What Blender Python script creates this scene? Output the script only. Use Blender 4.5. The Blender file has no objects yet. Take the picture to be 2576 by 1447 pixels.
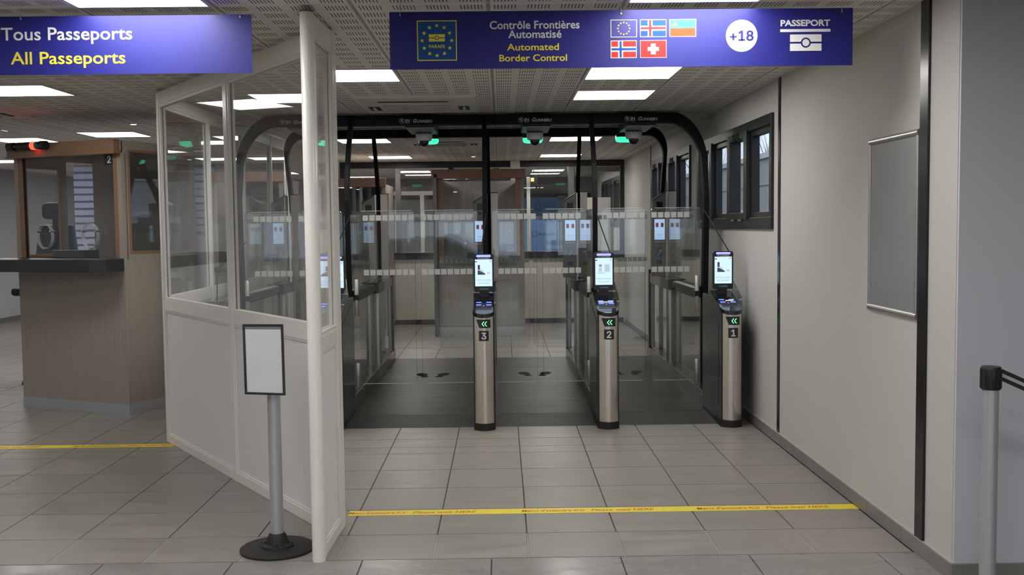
import bpy, bmesh, math, random
from mathutils import Vector, Matrix
random.seed(7)
PI = math.pi
scene = bpy.context.scene
C = scene.collection
# ---------------------------------------------------------------- camera, sky, exposure
FOC, CAMH, YAW, PITCH, ROLL = 2550.7, 1.5513, 0.0101, 0.06193, 0.011255
def cam_axes():
    cy, sy, cp, sp = math.cos(YAW), math.sin(YAW), math.cos(PITCH), math.sin(PITCH)
    fwd = Vector((sy*cp, cy*cp, -sp)); right = Vector((cy, -sy, 0)); down = fwd.cross(right)
    cr, sr = math.cos(ROLL), math.sin(ROLL)
    return cr*right+sr*down, -sr*right+cr*down, fwd
R_, D_, F_ = cam_axes()
cam = bpy.data.objects.new('camera', bpy.data.cameras.new('camera')); C.objects.link(cam)
cam.data.sensor_width = 36; cam.data.lens = FOC/2576*36; cam.data.clip_start = .05; cam.data.clip_end = 200
cam.matrix_world = Matrix(((R_.x, -D_.x, -F_.x, 0), (R_.y, -D_.y, -F_.y, 0), (R_.z, -D_.z, -F_.z, CAMH), (0, 0, 0, 1)))
scene.camera = cam
w = bpy.data.worlds.new('sky'); scene.world = w; w.use_nodes = True
bgn = w.node_tree.nodes['Background']; bgn.inputs[0].default_value = (.72, .83, 1, 1); bgn.inputs[1].default_value = 1.7
scene.view_settings.view_transform = 'Standard'; scene.view_settings.look = 'None'
scene.view_settings.exposure = 0.12; scene.view_settings.gamma = 1; scene.view_settings.use_curve_mapping = False
scene.cycles.max_bounces = 9; scene.cycles.diffuse_bounces = 5; scene.cycles.glossy_bounces = 5
scene.cycles.transparent_max_bounces = 32; scene.cycles.use_denoising = True
scene.cycles.caustics_reflective = False; scene.cycles.caustics_refractive = False
scene.cycles.sample_clamp_indirect = 4.0
LED_POWER = 14.5
def project(p):
    q = Vector(p)-Vector((0, 0, CAMH)); z = q.dot(F_)
    if z < .05: return None
    return 1288+FOC*q.dot(R_)/z, 723.5+FOC*q.dot(D_)/z
# ---------------------------------------------------------------- materials
M = {}
def nd(t, n, **k):
    x = t.nodes.new(n)
    for a, b in k.items(): setattr(x, a, b)
    return x
def mat(name, col, rough=.5, metal=0, emit=None, es=1, noise=0, nscale=(20, 20, 20), bump=0, coat=0, spec=.5, rvar=0):
    m = bpy.data.materials.new(name); m.use_nodes = True; t = m.node_tree; b = t.nodes['Principled BSDF']
    b.inputs['Base Color'].default_value = (*col, 1); b.inputs['Roughness'].default_value = rough; b.inputs['Metallic'].default_value = metal
    b.inputs['Specular IOR Level'].default_value = spec; b.inputs['Coat Weight'].default_value = coat
    if emit: b.inputs['Emission Color'].default_value = (*emit, 1); b.inputs['Emission Strength'].default_value = es
    if noise or bump or rvar:
        g = nd(t, 'ShaderNodeNewGeometry'); mp = nd(t, 'ShaderNodeMapping'); mp.inputs['Scale'].default_value = nscale
        n = nd(t, 'ShaderNodeTexNoise'); n.inputs['Scale'].default_value = 1; n.inputs['Detail'].default_value = 4
        t.links.new(g.outputs['Position'], mp.inputs[0]); t.links.new(mp.outputs[0], n.inputs['Vector'])
        if noise:
            r = nd(t, 'ShaderNodeMapRange'); r.inputs[1].default_value = .25; r.inputs[2].default_value = .75
            r.inputs[3].default_value = 1-noise; r.inputs[4].default_value = 1+noise
            v = nd(t, 'ShaderNodeVectorMath', operation='SCALE'); v.inputs[0].default_value = col
            t.links.new(n.outputs[0], r.inputs[0]); t.links.new(r.outputs[0], v.inputs['Scale']); t.links.new(v.outputs[0], b.inputs['Base Color'])
        if rvar:
            r = nd(t, 'ShaderNodeMapRange'); r.inputs[1].default_value = .3; r.inputs[2].default_value = .7
            r.inputs[3].default_value = rough-rvar; r.inputs[4].default_value = rough+rvar
            t.links.new(n.outputs[0], r.inputs[0]); t.links.new(r.outputs[0], b.inputs['Roughness'])
        if bump:
            bp = nd(t, 'ShaderNodeBump'); bp.inputs['Strength'].default_value = bump; bp.inputs['Distance'].default_value = .002
            t.links.new(n.outputs[0], bp.inputs['Height']); t.links.new(bp.outputs[0], b.inputs['Normal'])
    M[name] = m; return m
mat('wall', (.54, .525, .50), .65, noise=.012, nscale=(2, 2, 2))
mat('wall_lav', (.55, .565, .62), .6)
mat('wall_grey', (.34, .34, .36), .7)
mat('cream', (.62, .59, .52), .5)
mat('part_white', (.80, .78, .74), .28)
mat('part_panel', (.78, .78, .77), .42)
mat('alu', (.66, .66, .66), .35, .9)
mat('led_trim', (.72, .70, .66), .4)
mat('steel', (.74, .68, .60), .26, 1, noise=.03, nscale=(300, 300, .6))
mat('steel_dark', (.20, .19, .175), .22, .9, noise=.1, nscale=(3, 3, 40))
mat('steel_round', (.74, .71, .66), .42, 1, noise=.03, nscale=(300, 300, .6))
mat('kick_metal', (.50, .52, .56), .42, .55)
mat('steel_plain', (.56, .54, .52), .38, .8)
mat('kiosk_grey', (.14, .135, .115), .4, .4)
mat('kiosk_panel', (.42, .37, .33), .38, .7)
mat('arch_black', (.005, .005, .006), .55, spec=.15)
mat('black', (.012, .012, .014), .35)
mat('black_gloss', (.012, .013, .018), .12, coat=.3)
mat('body_dark', (.045, .045, .047), .18, .35)
mat('rubber', (.012, .012, .012), .6)
mat('navy', (.012, .018, .035), .5)
mat('mat_plate', (.033, .030, .028), .42, .2, noise=.10, nscale=(1.2, 14, 1), rvar=.04)
mat('mat_ramp', (.034, .034, .035), .5, .15, noise=.12, nscale=(1, 25, 1))
mat('wood_orange', (.27, .150, .090), .4, noise=.12, nscale=(3, 3, 22))
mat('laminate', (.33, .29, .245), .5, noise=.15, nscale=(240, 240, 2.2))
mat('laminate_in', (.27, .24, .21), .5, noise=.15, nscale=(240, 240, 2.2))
mat('laminate_pale', (.52, .47, .42), .5, noise=.2, nscale=(90, 90, 1.2))
mat('counter', (.030, .031, .036), .4)
mat('frame_dark', (.028, .029, .031), .35, .3)
mat('frame_mid', (.17, .17, .17), .35, .5)
mat('trim_black', (.02, .02, .022), .22, .3)
mat('silver', (.52, .51, .48), .35, .8)
mat('poster_grey', (.26, .27, .28), .3)
mat('paper', (.57, .57, .60), .35, noise=.03, nscale=(8, 8, 8))
mat('grey_tube', (.50, .50, .52), .36, .5)
mat('white_plastic', (.78, .78, .80), .4)
mat('ac_white', (.70, .67, .61), .45)
mat('ac_dark', (.02, .018, .016), .7)  # near-black slabs stand in for shade inside the vent openings
mat('tbar', (.40, .395, .38), .5)
mat('sign_blue', (.014, .016, .19), .43, spec=.45)
mat('logo_blue', (.0, .065, .26), .35)
mat('yellow', (.80, .68, .05), .45)
mat('yellow_text', (.78, .68, .06), .4)
mat('white_text', (.75, .75, .75), .4)
mat('grey_text', (.42, .42, .42), .4)
mat('red_text', (.62, .10, .03), .5)
mat('flag_white', (.8, .8, .8), .4, spec=.2); mat('flag_red', (.62, .03, .03), .4, spec=.2); mat('flag_blue', (.01, .07, .33), .4, spec=.2)
mat('flag_sky', (.05, .38, .75), .4, spec=.2); mat('flag_orange', (.62, .07, .02), .4, spec=.2); mat('eu_blue', (.02, .02, .22), .4)
mat('joint', (.085, .08, .075), .8)
mat('grout_light', (.42, .40, .36), .8)
mat('base_tile', (.205, .198, .185), .35, noise=.12, nscale=(3, 3, 8))
mat('concrete', (.42, .415, .41), .85, noise=.06, nscale=(2, 2, 2))
mat('coping', (.5, .53, .58), .5)
mat('branch', (.10, .09, .085), .8)
mat('ext_white', (.62, .66, .76), .5)
mat('corr', (.52, .58, .74), .45)  # white cladding; the cool tint of daylight is put into the colour
mat('corr_dark', (.16, .18, .24), .6)
mat('asphalt', (.06, .06, .062), .9)
mat('van_blue', (.15, .25, .42), .35)
mat('van_glass', (.03, .05, .08), .1)
mat('sticker_dark', (.018, .018, .022), .4)
mat('sticker_blue', (.02, .10, .19), .4)
mat('foot_dark', (.004, .004, .004), .8, spec=.05)
mat('red_lens', (.5, .02, .02), .3, emit=(1, .03, .02), es=5.0)
mat('green_lens', (.02, .18, .06), .3)
mat('green_light', (.05, .6, .35), .3, emit=(.05, .85, .42), es=1.3)
mat('green_led', (.1, .8, .2), .3, emit=(.12, 1, .25), es=2.8)
mat('blue_led', (.05, .1, .8), .3, emit=(.10, .16, 1), es=2.4)
mat('blue_bar', (.1, .1, .8), .3, emit=(.30, .30, 1), es=1.6)
mat('orange_led', (.8, .4, .1), .3, emit=(1, .45, .08), es=2.2)
mat('disp', (.02, .02, .02), .25, emit=(.60, .80, 1.0), es=1.08)
mat('disp_far', (.02, .02, .02), .25, emit=(.42, .60, .86), es=.85)
mat('disp_ink', (.02, .05, .10), .4, emit=(.05, .10, .2), es=.6)
mat('disp_grey', (.3, .3, .3), .4, emit=(.42, .52, .66), es=.8)
mat('disp_red', (.08, .01, .02), .4, emit=(.16, .02, .03), es=.6)
mat('disp_dark', (.02, .02, .03), .4, emit=(.05, .06, .11), es=.7)
mat('logo_glow', (.1, .2, .3), .4, emit=(.06, .15, .30), es=.8)
mat('lamp_spot', (1, 1, 1), .3, emit=(.9, .95, 1), es=5)
mat('led', (1, 1, 1), .3, emit=(1, .965, .92), es=LED_POWER)
mat('skin_car', (.25, .27, .30), .3, .3)
# floor tile: per-tile tone plus smudges
def floor_mat(name, col, rough, var):
    m = mat(name, col, rough); t = m.node_tree; b = t.nodes['Principled BSDF']
    g = nd(t, 'ShaderNodeNewGeometry')
    def noise(sc, det, mpn):
        mp = nd(t, 'ShaderNodeMapping'); mp.inputs['Scale'].default_value = mpn
        n = nd(t, 'ShaderNodeTexNoise'); n.inputs['Scale'].default_value = sc; n.inputs['Detail'].default_value = det
        t.links.new(g.outputs['Position'], mp.inputs[0]); t.links.new(mp.outputs[0], n.inputs['Vector']); return n
    oi = nd(t, 'ShaderNodeObjectInfo')
    n1 = noise(3, 5, (1, 3, 1)); n2 = noise(2.2, 3, (1, 1.6, 1))
    r1 = nd(t, 'ShaderNodeMapRange'); r1.inputs[1].default_value = .3; r1.inputs[2].default_value = .7; r1.inputs[3].default_value = .93; r1.inputs[4].default_value = 1.07
    r2 = nd(t, 'ShaderNodeMapRange'); r2.inputs[1].default_value = .66; r2.inputs[2].default_value = .74; r2.inputs[3].default_value = 1; r2.inputs[4].default_value = .84
    r3 = nd(t, 'ShaderNodeMapRange'); r3.inputs[3].default_value = 1-var; r3.inputs[4].default_value = 1+var
    t.links.new(n1.outputs[0], r1.inputs[0]); t.links.new(n2.outputs[0], r2.inputs[0]); t.links.new(oi.outputs['Random'], r3.inputs[0])
    a = nd(t, 'ShaderNodeMath', operation='MULTIPLY'); c = nd(t, 'ShaderNodeMath', operation='MULTIPLY')
    t.links.new(r1.outputs[0], a.inputs[0]); t.links.new(r2.outputs[0], a.inputs[1]); t.links.new(a.outputs[0], c.inputs[0]); t.links.new(r3.outputs[0], c.inputs[1])
    v = nd(t, 'ShaderNodeVectorMath', operation='SCALE'); v.inputs[0].default_value = col
    t.links.new(c.outputs[0], v.inputs['Scale']); t.links.new(v.outputs[0], b.inputs['Base Color'])
    r4 = nd(t, 'ShaderNodeMapRange'); r4.inputs[1].default_value = .3; r4.inputs[2].default_value = .7; r4.inputs[3].default_value = rough-.07; r4.inputs[4].default_value = rough+.1
    t.links.new(n1.outputs[0], r4.inputs[0]); t.links.new(r4.outputs[0], b.inputs['Roughness'])
    return m
floor_mat('floor_tile', (.262, .243, .222), .36, .035)
floor_mat('floor_polished', (.24, .23, .218), .24, .02)
# perforated ceiling tile, slots in UV space
def ceil_mat():
    col = (.80, .775, .73)
    m = mat('ceil_tile', col, .85); t = m.node_tree; b = t.nodes['Principled BSDF']
    uv = nd(t, 'ShaderNodeUVMap'); sp = nd(t, 'ShaderNodeSeparateXYZ'); t.links.new(uv.outputs[0], sp.inputs[0])
    def mth(op, a, bb=None):
        n = nd(t, 'ShaderNodeMath', operation=op)
        for i, x in enumerate((a, bb)):
            if x is None: continue
            if isinstance(x, (int, float)): n.inputs[i].default_value = x
            else: t.links.new(x, n.inputs[i])
        return n.outputs[0]
    def band(x, lo, hi): return mth('MULTIPLY', mth('GREATER_THAN', x, lo), mth('LESS_THAN', x, hi))
    us = mth('MULTIPLY', mth('SUBTRACT', sp.outputs[0], .030), 3.88)
    ug = mth('FRACT', us)
    ing = mth('MULTIPLY', mth('LESS_THAN', ug, .645), band(us, 0, 3.9))
    slot = mth('LESS_THAN', mth('FRACT', mth('MULTIPLY', ug, 9.75)), .30)
    vs = mth('FRACT', mth('MULTIPLY', sp.outputs[1], 4.0))
    sv = band(vs, .2, .8)
    f = mth('MULTIPLY', mth('MULTIPLY', ing, slot), sv)
    mx = nd(t, 'ShaderNodeMix', data_type='RGBA'); mx.inputs['A'].default_value = (*col, 1); mx.inputs['B'].default_value = (.09, .08, .07, 1)
    t.links.new(f, mx.inputs['Factor']); t.links.new(mx.outputs['Result'], b.inputs['Base Color'])
ceil_mat()
def glass_mat(name, tint, refl=1.0, ior=1.45):
    m = bpy.data.materials.new(name); m.use_nodes = True; t = m.node_tree
    for n in list(t.nodes): t.nodes.remove(n)
    o = nd(t, 'ShaderNodeOutputMaterial'); mx = nd(t, 'ShaderNodeMixShader'); tr = nd(t, 'ShaderNodeBsdfTransparent'); gl = nd(t, 'ShaderNodeBsdfGlossy')
    tr.inputs[0].default_value = (*tint, 1); gl.inputs['Roughness'].default_value = .0; gl.inputs[0].default_value = (refl, refl, refl, 1)
    lw_ = nd(t, 'ShaderNodeLayerWeight'); lw_.inputs[0].default_value = .5; f0 = ((ior-1)/(ior+1))**2
    pw = nd(t, 'ShaderNodeMath', operation='POWER'); pw.inputs[1].default_value = 5; ml = nd(t, 'ShaderNodeMath', operation='MULTIPLY_ADD'); ml.inputs[1].default_value = 1-f0; ml.inputs[2].default_value = f0
    t.links.new(lw_.outputs['Facing'], pw.inputs[0]); t.links.new(pw.outputs[0], ml.inputs[0]); t.links.new(ml.outputs[0], mx.inputs[0]); t.links.new(tr.outputs[0], mx.inputs[1]); t.links.new(gl.outputs[0], mx.inputs[2]); t.links.new(mx.outputs[0], o.inputs[0])
    M[name] = m
glass_mat('glass', (.975, .985, .98)); glass_mat('glass_door', (.972, .985, .978)); glass_mat('glass_booth', (.86, .88, .89), 1, 2.0)
glass_mat('glass_front', (.94, .95, .96), 1, 1.6); glass_mat('glass_far', (.86, .88, .89), 1, 1.6); glass_mat('glass_edge', (.45, .62, .55)); glass_mat('acrylic', (.9, .92, .94), 1, 1.6)
def clear_edge():
    m = bpy.data.materials.new('clear_edge'); m.use_nodes = True; b = m.node_tree.nodes['Principled BSDF']
    b.inputs['Base Color'].default_value = (.75, .82, .82, 1); b.inputs['Roughness'].default_value = .1; b.inputs['Alpha'].default_value = .32
    M['clear_edge'] = m
clear_edge()
def edge_bright():
    m = bpy.data.materials.new('edge_bright'); m.use_nodes = True; b = m.node_tree.nodes['Principled BSDF']
    b.inputs['Base Color'].default_value = (.62, .68, .64, 1); b.inputs['Roughness'].default_value = .2; b.inputs['Alpha'].default_value = .7
    M['edge_bright'] = m
edge_bright()
def frost():
    m = bpy.data.materials.new('frost'); m.use_nodes = True; t = m.node_tree; b = t.nodes['Principled BSDF']
    b.inputs['Base Color'].default_value = (.55, .55, .53, 1); b.inputs['Roughness'].default_value = .6; b.inputs['Alpha'].default_value = .7
    M['frost'] = m
frost()
# ---------------------------------------------------------------- mesh building
class MB:
    def __init__(s): s.v = []; s.f = []
    def add(s, vs, fs):
        o = len(s.v); s.v += [tuple(a) for a in vs]; s.f += [tuple(i+o for i in f) for f in fs]; return s
    def box(s, x0, x1, y0, y1, z0, z1):
        v = [(x, y, z) for z in (z0, z1) for y in (y0, y1) for x in (x0, x1)]
        return s.add(v, [(0, 2, 3, 1), (4, 5, 7, 6), (0, 1, 5, 4), (2, 6, 7, 3), (0, 4, 6, 2), (1, 3, 7, 5)])
    def prism(s, poly, axis, a, b):
        n = len(poly)
        def P(p, t): return {'x': (t, p[0], p[1]), 'y': (p[0], t, p[1]), 'z': (p[0], p[1], t)}[axis]
        return s.add([P(p, a) for p in poly]+[P(p, b) for p in poly],
                     [tuple(range(n))[::-1], tuple(range(n, 2*n))]+[(i, (i+1) % n, (i+1) % n+n, i+n) for i in range(n)])
    def loft(s, rings, cap=True):
        n = len(rings[0]); v = [p for r in rings for p in r]; f = []
        for k in range(len(rings)-1):
            f += [(k*n+i, k*n+(i+1) % n, (k+1)*n+(i+1) % n, (k+1)*n+i) for i in range(n)]
        if cap: f += [tuple(range(n))[::-1], tuple(range((len(rings)-1)*n, len(rings)*n))]
        return s.add(v, f)
    def tube(s, pts, r, n=10):
        pts = [Vector(p) for p in pts]; rings = []
        up = None
        for i, p in enumerate(pts):
            d = (pts[min(i+1, len(pts)-1)]-pts[max(i-1, 0)]).normalized()
            if up is None: up = Vector((0, 0, 1)) if abs(d.z) < .9 else Vector((1, 0, 0))
            a = d.cross(up).normalized(); b = a.cross(d).normalized(); up = b
            rr = r[i] if isinstance(r, (list, tuple)) else r
            rings.append([tuple(p+a*math.cos(2*PI*k/n)*rr+b*math.sin(2*PI*k/n)*rr) for k in range(n)])
        return s.loft(rings)
    def lathe(s, prof, cx, cy, n=24, axis='z', c3=0):
        rings = []
        for r, h in prof:
            ring = []
            for k in range(n):
                a, b = r*math.cos(2*PI*k/n), r*math.sin(2*PI*k/n)
                ring.append({'z': (cx+a, cy+b, h), 'y': (cx+a, h, cy+b), 'x': (h, cx+a, cy+b)}[axis])
            rings.append(ring)
        return s.loft(rings)
    def grid_fn(s, us, vs, fn):
        v = [fn(u, w_) for w_ in vs for u in us]; n = len(us)
        return s.add(v, [(j*n+i, j*n+i+1, (j+1)*n+i+1, (j+1)*n+i) for j in range(len(vs)-1) for i in range(n-1)])
    def extend(s, o): return s.add(o.v, o.f)
def fix(me):
    bm = bmesh.new(); bm.from_mesh(me); bmesh.ops.recalc_face_normals(bm, faces=bm.faces); bm.to_mesh(me); bm.free()
def world_of(p):
    m = Matrix.Identity(4)
    while p is not None:
        m = Matrix.LocRotScale(p.location, p.rotation_euler, None) @ m; p = p.parent
    return m
def obj(name, mb, m, parent=None, bevel=0, smooth=False, **props):
    me = bpy.data.meshes.new(name); vs = mb.v
    if parent is not None:
        inv = world_of(parent).inverted(); vs = [inv @ Vector(v) for v in vs]
    me.from_pydata(vs, [], mb.f); fix(me)
    if m: me.materials.append(M[m])
    o = bpy.data.objects.new(name, me); C.objects.link(o); o.parent = parent
    if smooth:
        me.polygons.foreach_set('use_smooth', [True]*len(me.polygons))
        try: me.set_sharp_from_angle(angle=math.radians(35))
        except Exception: pass
    if bevel:
        b = o.modifiers.new('bevel', 'BEVEL'); b.width = bevel; b.segments = 2; b.limit_method = 'ANGLE'; b.angle_limit = math.radians(40)
    for k, v in props.items(): o[k] = v
    return o
def thing(name, loc, label, cat, group=None, rz=0):
    o = bpy.data.objects.new(name, None); C.objects.link(o); o.location = loc; o.rotation_euler = (0, 0, rz); o.empty_display_size = .1
    o['label'] = label; o['category'] = cat
    if group: o['group'] = group
    return o
def tag(o, label, cat, group=None):
    o['label'] = label; o['category'] = cat
    if group: o['group'] = group
    return o
def struct(name, mb, m, **k): return obj(name, mb, m, None, kind='structure', **k)
def struct_root(name, loc=(0, 0, 0)):
    o = bpy.data.objects.new(name, None); C.objects.link(o); o.location = loc; o['kind'] = 'structure'; return o
def copy_tree(o, parent=None):
    c = o.copy(); C.objects.link(c); c.parent = parent
    for ch in [x for x in bpy.data.objects if x.parent == o]: copy_tree(ch, c)
    return c
B = lambda *a: MB().box(*a)
# text: flat lettering of the built-in font, returned as a MB laid in the XZ plane facing -y
FONT = None
try:
    import os
    FONT = bpy.data.fonts.load(os.path.join(bpy.utils.resource_path('LOCAL'), 'datafiles', 'fonts', 'Inter.woff2'))
except Exception: FONT = None
def text_mb(s, width=None, height=None, bold=0.0, shear=0.0, x=0, y=0, z=0, align='c', plane='xz', depth=.0006, rot=0):
    cu = bpy.data.curves.new('t', 'FONT'); cu.body = s
    digits = FONT is not None and s in ('1', '2', '3', '4', '+18')
    if digits: cu.font = FONT
    cu.offset = 0 if digits else bold*.75; cu.shear = shear; cu.size = 1; cu.extrude = 0; cu.resolution_u = 3; cu.fill_mode = 'FRONT'
    ob = bpy.data.objects.new('t', cu); C.objects.link(ob)
    dg = bpy.context.evaluated_depsgraph_get(); me = bpy.data.meshes.new_from_object(ob.evaluated_get(dg))
    vs = [tuple(v.co) for v in me.vertices]; fs = [tuple(p.vertices) for p in me.polygons]
    bpy.data.objects.remove(ob); bpy.data.curves.remove(cu); bpy.data.meshes.remove(me)
    x0 = min(v[0] for v in vs); x1 = max(v[0] for v in vs); y0 = min(v[1] for v in vs); y1 = max(v[1] for v in vs)
    sx = width/(x1-x0) if width else height/(y1-y0); sy = height/(y1-y0) if height else sx
    ox = {'c': -(x1+x0)/2, 'l': -x0, 'r': -x1}[align]; oy = -(y0+y1)/2
    mb = MB(); bd = bold*sx*.8
    offs = [(0, 0)]+([(bd*math.cos(k*PI/6), bd*.8*math.sin(k*PI/6)) for k in range(12)] if bold and digits else [])
    for n_, (da, db) in enumerate(offs):      # heavier strokes: the same flat letters again, a hair aside and a hair behind
        out = []; e = n_*.00004
        for v in vs:
            a, b = (v[0]+ox)*sx+da, (v[1]+oy)*sy+db
            out.append((x+a, y+e, z+b) if plane == 'xz' else (x+a, y+b, z-e))
        mb.add(out, fs)
    return mb
def star_mb(x, y, z, r):
    p = []
    for k in range(10):
        rr = r if k % 2 == 0 else r*.4; a = PI/2+k*PI/5; p.append((x+rr*math.cos(a), z+rr*math.sin(a)))
    return MB().prism(p, 'y', y, y+.0006)
def disc_mb(x, y, z, r, n=28, t=.0006): return MB().prism([(x+r*math.cos(2*PI*k/n), z+r*math.sin(2*PI*k/n)) for k in range(n)], 'y', y, y+t)
def ring_mb(x, y, z, r0, r1, n=28):
    v = []; f = []
    for k in range(n):
        c, s_ = math.cos(2*PI*k/n), math.sin(2*PI*k/n); v += [(x+r0*c, y, z+r0*s_), (x+r1*c, y, z+r1*s_)]
    for k in range(n):
        a = 2*k; b = 2*((k+1) % n); f.append((a, b, b+1, a+1))
    return MB().add(v, f)
def rrect(x0, x1, z0, z1, r, n=4, corners=(1, 1, 1, 1)):
    p = []
    for i, (cx, cz, a0) in enumerate(((x1-r, z1-r, 0), (x0+r, z1-r, PI/2), (x0+r, z0+r, PI), (x1-r, z0+r, 1.5*PI))):
        if corners[i]: p += [(cx+r*math.cos(a0+PI/2*k/n), cz+r*math.sin(a0+PI/2*k/n)) for k in range(n+1)]
        else: p.append((x1 if i in (0, 3) else x0, z1 if i < 2 else z0))
    return p
# ---------------------------------------------------------------- floor
CEIL = 2.545; XW = 1.93; XL = -8.4; YB = -4.0
struct('floor_slab', B(XL, 6, YB, 26, -.10, -.008), 'joint')
X0T, T = .112, .45
rows = [4.642, 5.021, 5.471, 5.921, 6.371, 6.831, 7.030, 7.298]
while rows[-1] < 21.5: rows.append(rows[-1]+T)
cols = []
x = X0T-T*19
while x < 2.2: cols.append(x); x += T
tiles = []
for j in range(len(rows)-1):
    for i in range(len(cols)-1):
        x0, x1 = cols[i]+.0022, min(cols[i+1]-.0022, 1.925); y0, y1 = rows[j]+.0022, rows[j+1]-.0022
        if x1-x0 < .03: continue
        if x0 > -2.3 and x1 < 1.7 and y0 > 7.85 and y1 < 11.5: continue
        q = [project((a, b, 0)) for a, b in ((x0, y0), (x1, y0), (x1, y1), (x0, y1))]
        ar = 0
        if all(q):
            cx = sum(p[0] for p in q)/4; cy = sum(p[1] for p in q)/4
            inside = -60 < cx < 2640 and -50 < cy < 1500
            hid = (cx < 850 and cx > 400 and j > 5)
            ar = abs(sum(q[k][0]*q[(k+1) % 4][1]-q[(k+1) % 4][0]*q[k][1] for k in range(4)))/2 if inside else 0
            if hid: ar *= .3
        tiles.append((ar, x0, x1, y0, y1))
tiles.sort(key=lambda a: -a[0])
floor = struct_root('floor')
meshes = {}
def tile_mesh(wd, dp, m, key):
    k = (round(wd, 3), round(dp, 3), key)
    if k not in meshes:
        me = bpy.data.meshes.new('floor_tile'); b = MB(); e = .0015
        b.add([(0, 0, -.008), (wd, 0, -.008), (wd, dp, -.008), (0, dp, -.008), (e, e, 0), (wd-e, e, 0), (wd-e, dp-e, 0), (e, dp-e, 0)],
              [(4, 5, 6, 7), (0, 1, 5, 4), (1, 2, 6, 5), (2, 3, 7, 6), (3, 0, 4, 7)])
        me.from_pydata(b.v, [], b.f); me.materials.append(M[m]); meshes[k] = me
    return meshes[k]
def put_tile(x0, x1, y0, y1, m, key):
    o = bpy.data.objects.new('floor_tile', tile_mesh(x1-x0, y1-y0, m, key)); C.objects.link(o); o.parent = floor; o.location = (x0, y0, 0); return o
for a, x0, x1, y0, y1 in tiles[:270]: put_tile(x0, x1, y0, y1, 'floor_tile', 'f')
rest = MB()
for a, x0, x1, y0, y1 in tiles[270:]:
    e = .0015
    rest.add([(x0, y0, -.008), (x1, y0, -.008), (x1, y1, -.008), (x0, y1, -.008), (x0+e, y0+e, 0), (x1-e, y0+e, 0), (x1-e, y1-e, 0), (x0+e, y1-e, 0)],
             [(4, 5, 6, 7), (0, 1, 5, 4), (1, 2, 6, 5), (2, 3, 7, 6), (3, 0, 4, 7)])
# large polished tiles nearer than the joint
pr = MB()
for j in range(14):
    y1 = 4.638-.6*j; y0 = y1-.596
    for i in range(22):
        x0 = -.66-.6*13+.6*i; x1 = x0+.596
        if y1 < -3.9: continue
        if j == 0: put_tile(x0, x1, y0, y1, 'floor_polished', 'p')
        else: pr.box(x0, x1, y0, y1, -.008, 0)
for xx in []: pass
obj('distant_floor_tiles', rest, 'floor_tile', floor, kind='stuff')
obj('polished_floor_tiles', pr, 'floor_polished', floor, kind='stuff')
gl_ = MB()
for c_ in cols:
    if -2.2 < c_ < 1.9: gl_.box(c_-.0022, c_+.0022, 4.645, 5.02, -.006, -.0015)
obj('grout', gl_, 'grout_light', floor, kind='stuff')
# ---------------------------------------------------------------- ceiling
ceiling = struct_root('ceiling')
yr = [4.62]
while yr[-1] > YB: yr.append(yr[-1]-.613)
yr = yr[::-1]+[5.24, 5.86, 6.47, 7.03, 7.60, 8.17, 8.74]
while yr[-1] < 21.6: yr.append(yr[-1]+.571)
xc = []
x = -.047-.6135*14
while x < 6.0: xc.append(x); x += .6135
def row_of(y): return min(range(len(yr)-1), key=lambda k: abs(yr[k]-y))
def col_of(x): return min(range(len(xc)-1), key=lambda k: abs(xc[k]-x))
LEDS = [(-1.887, 4.007), (.567, 4.007), (-3.73, 7.03), (-1.274, 6.47), (.567, 6.47), (.567, 7.60), (-1.887, 7.60), (-4.34, 10.45), (-3.11, 11.02), (-5.57, 11.02),
        (.567, 11.6), (-1.887, 11.6), (.567, 14.45), (-1.887, 14.45), (.567, 16.73), (-1.887, 16.2), (.567, 18.45), (-1.887, 18.45),
        (-4.34, 14.45), (-6.18, 14.45), (-1.887, .94), (.567, .94), (.567, 2.17), (-1.887, 2.17), (-4.34, 2.17), (-4.34, .94), (-6.18, 4.007), (-7.41, 7.03), (-7.41, 11.02), (-7.41, 14.45), (.567, -2.1), (-1.887, -2.1), (3.0, .94), (-6.18, 18.45), (-4.34, 18.45)]  # outlying panels; several added behind the camera and far left as fill light
led_cells = {(col_of(a), row_of(b)) for a, b in LEDS}
ACS = [(-1.145, -.17, 7.80, 8.86), (-1.10, -.20, 11.68, 12.62), (-.95, .05, 16.9, 17.9), (-5.0, -4.03, 8.05, 8.97)]
SPOTS = [(-3.47, 9.72), (-.39, 14.78)]
cm = {}
def ctile(wd, dp):
    k = (round(wd, 3), round(dp, 3))
    if k not in cm:
        me = bpy.data.meshes.new('ceiling_tile')
        me.from_pydata([(0, 0, 0), (wd, 0, 0), (wd, dp, 0), (0, dp, 0), (0, 0, .012), (wd, 0, .012), (wd, dp, .012), (0, dp, .012)], [],
                       [(3, 2, 1, 0), (0, 1, 5, 4), (1, 2, 6, 5), (2, 3, 7, 6), (3, 0, 4, 7)])
        u = me.uv_layers.new(name='UVMap'); co = {0: (0, 0), 1: (1, 0), 2: (1, 1), 3: (0, 1)}
        for p in me.polygons:
            for li in p.loop_indices:
                vi = me.loops[li].vertex_index; u.data[li].uv = co[vi] if p.index == 0 else (0, 0)
        me.materials.append(M['ceil_tile']); cm[k] = me
    return cm[k]
ct = []
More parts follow.
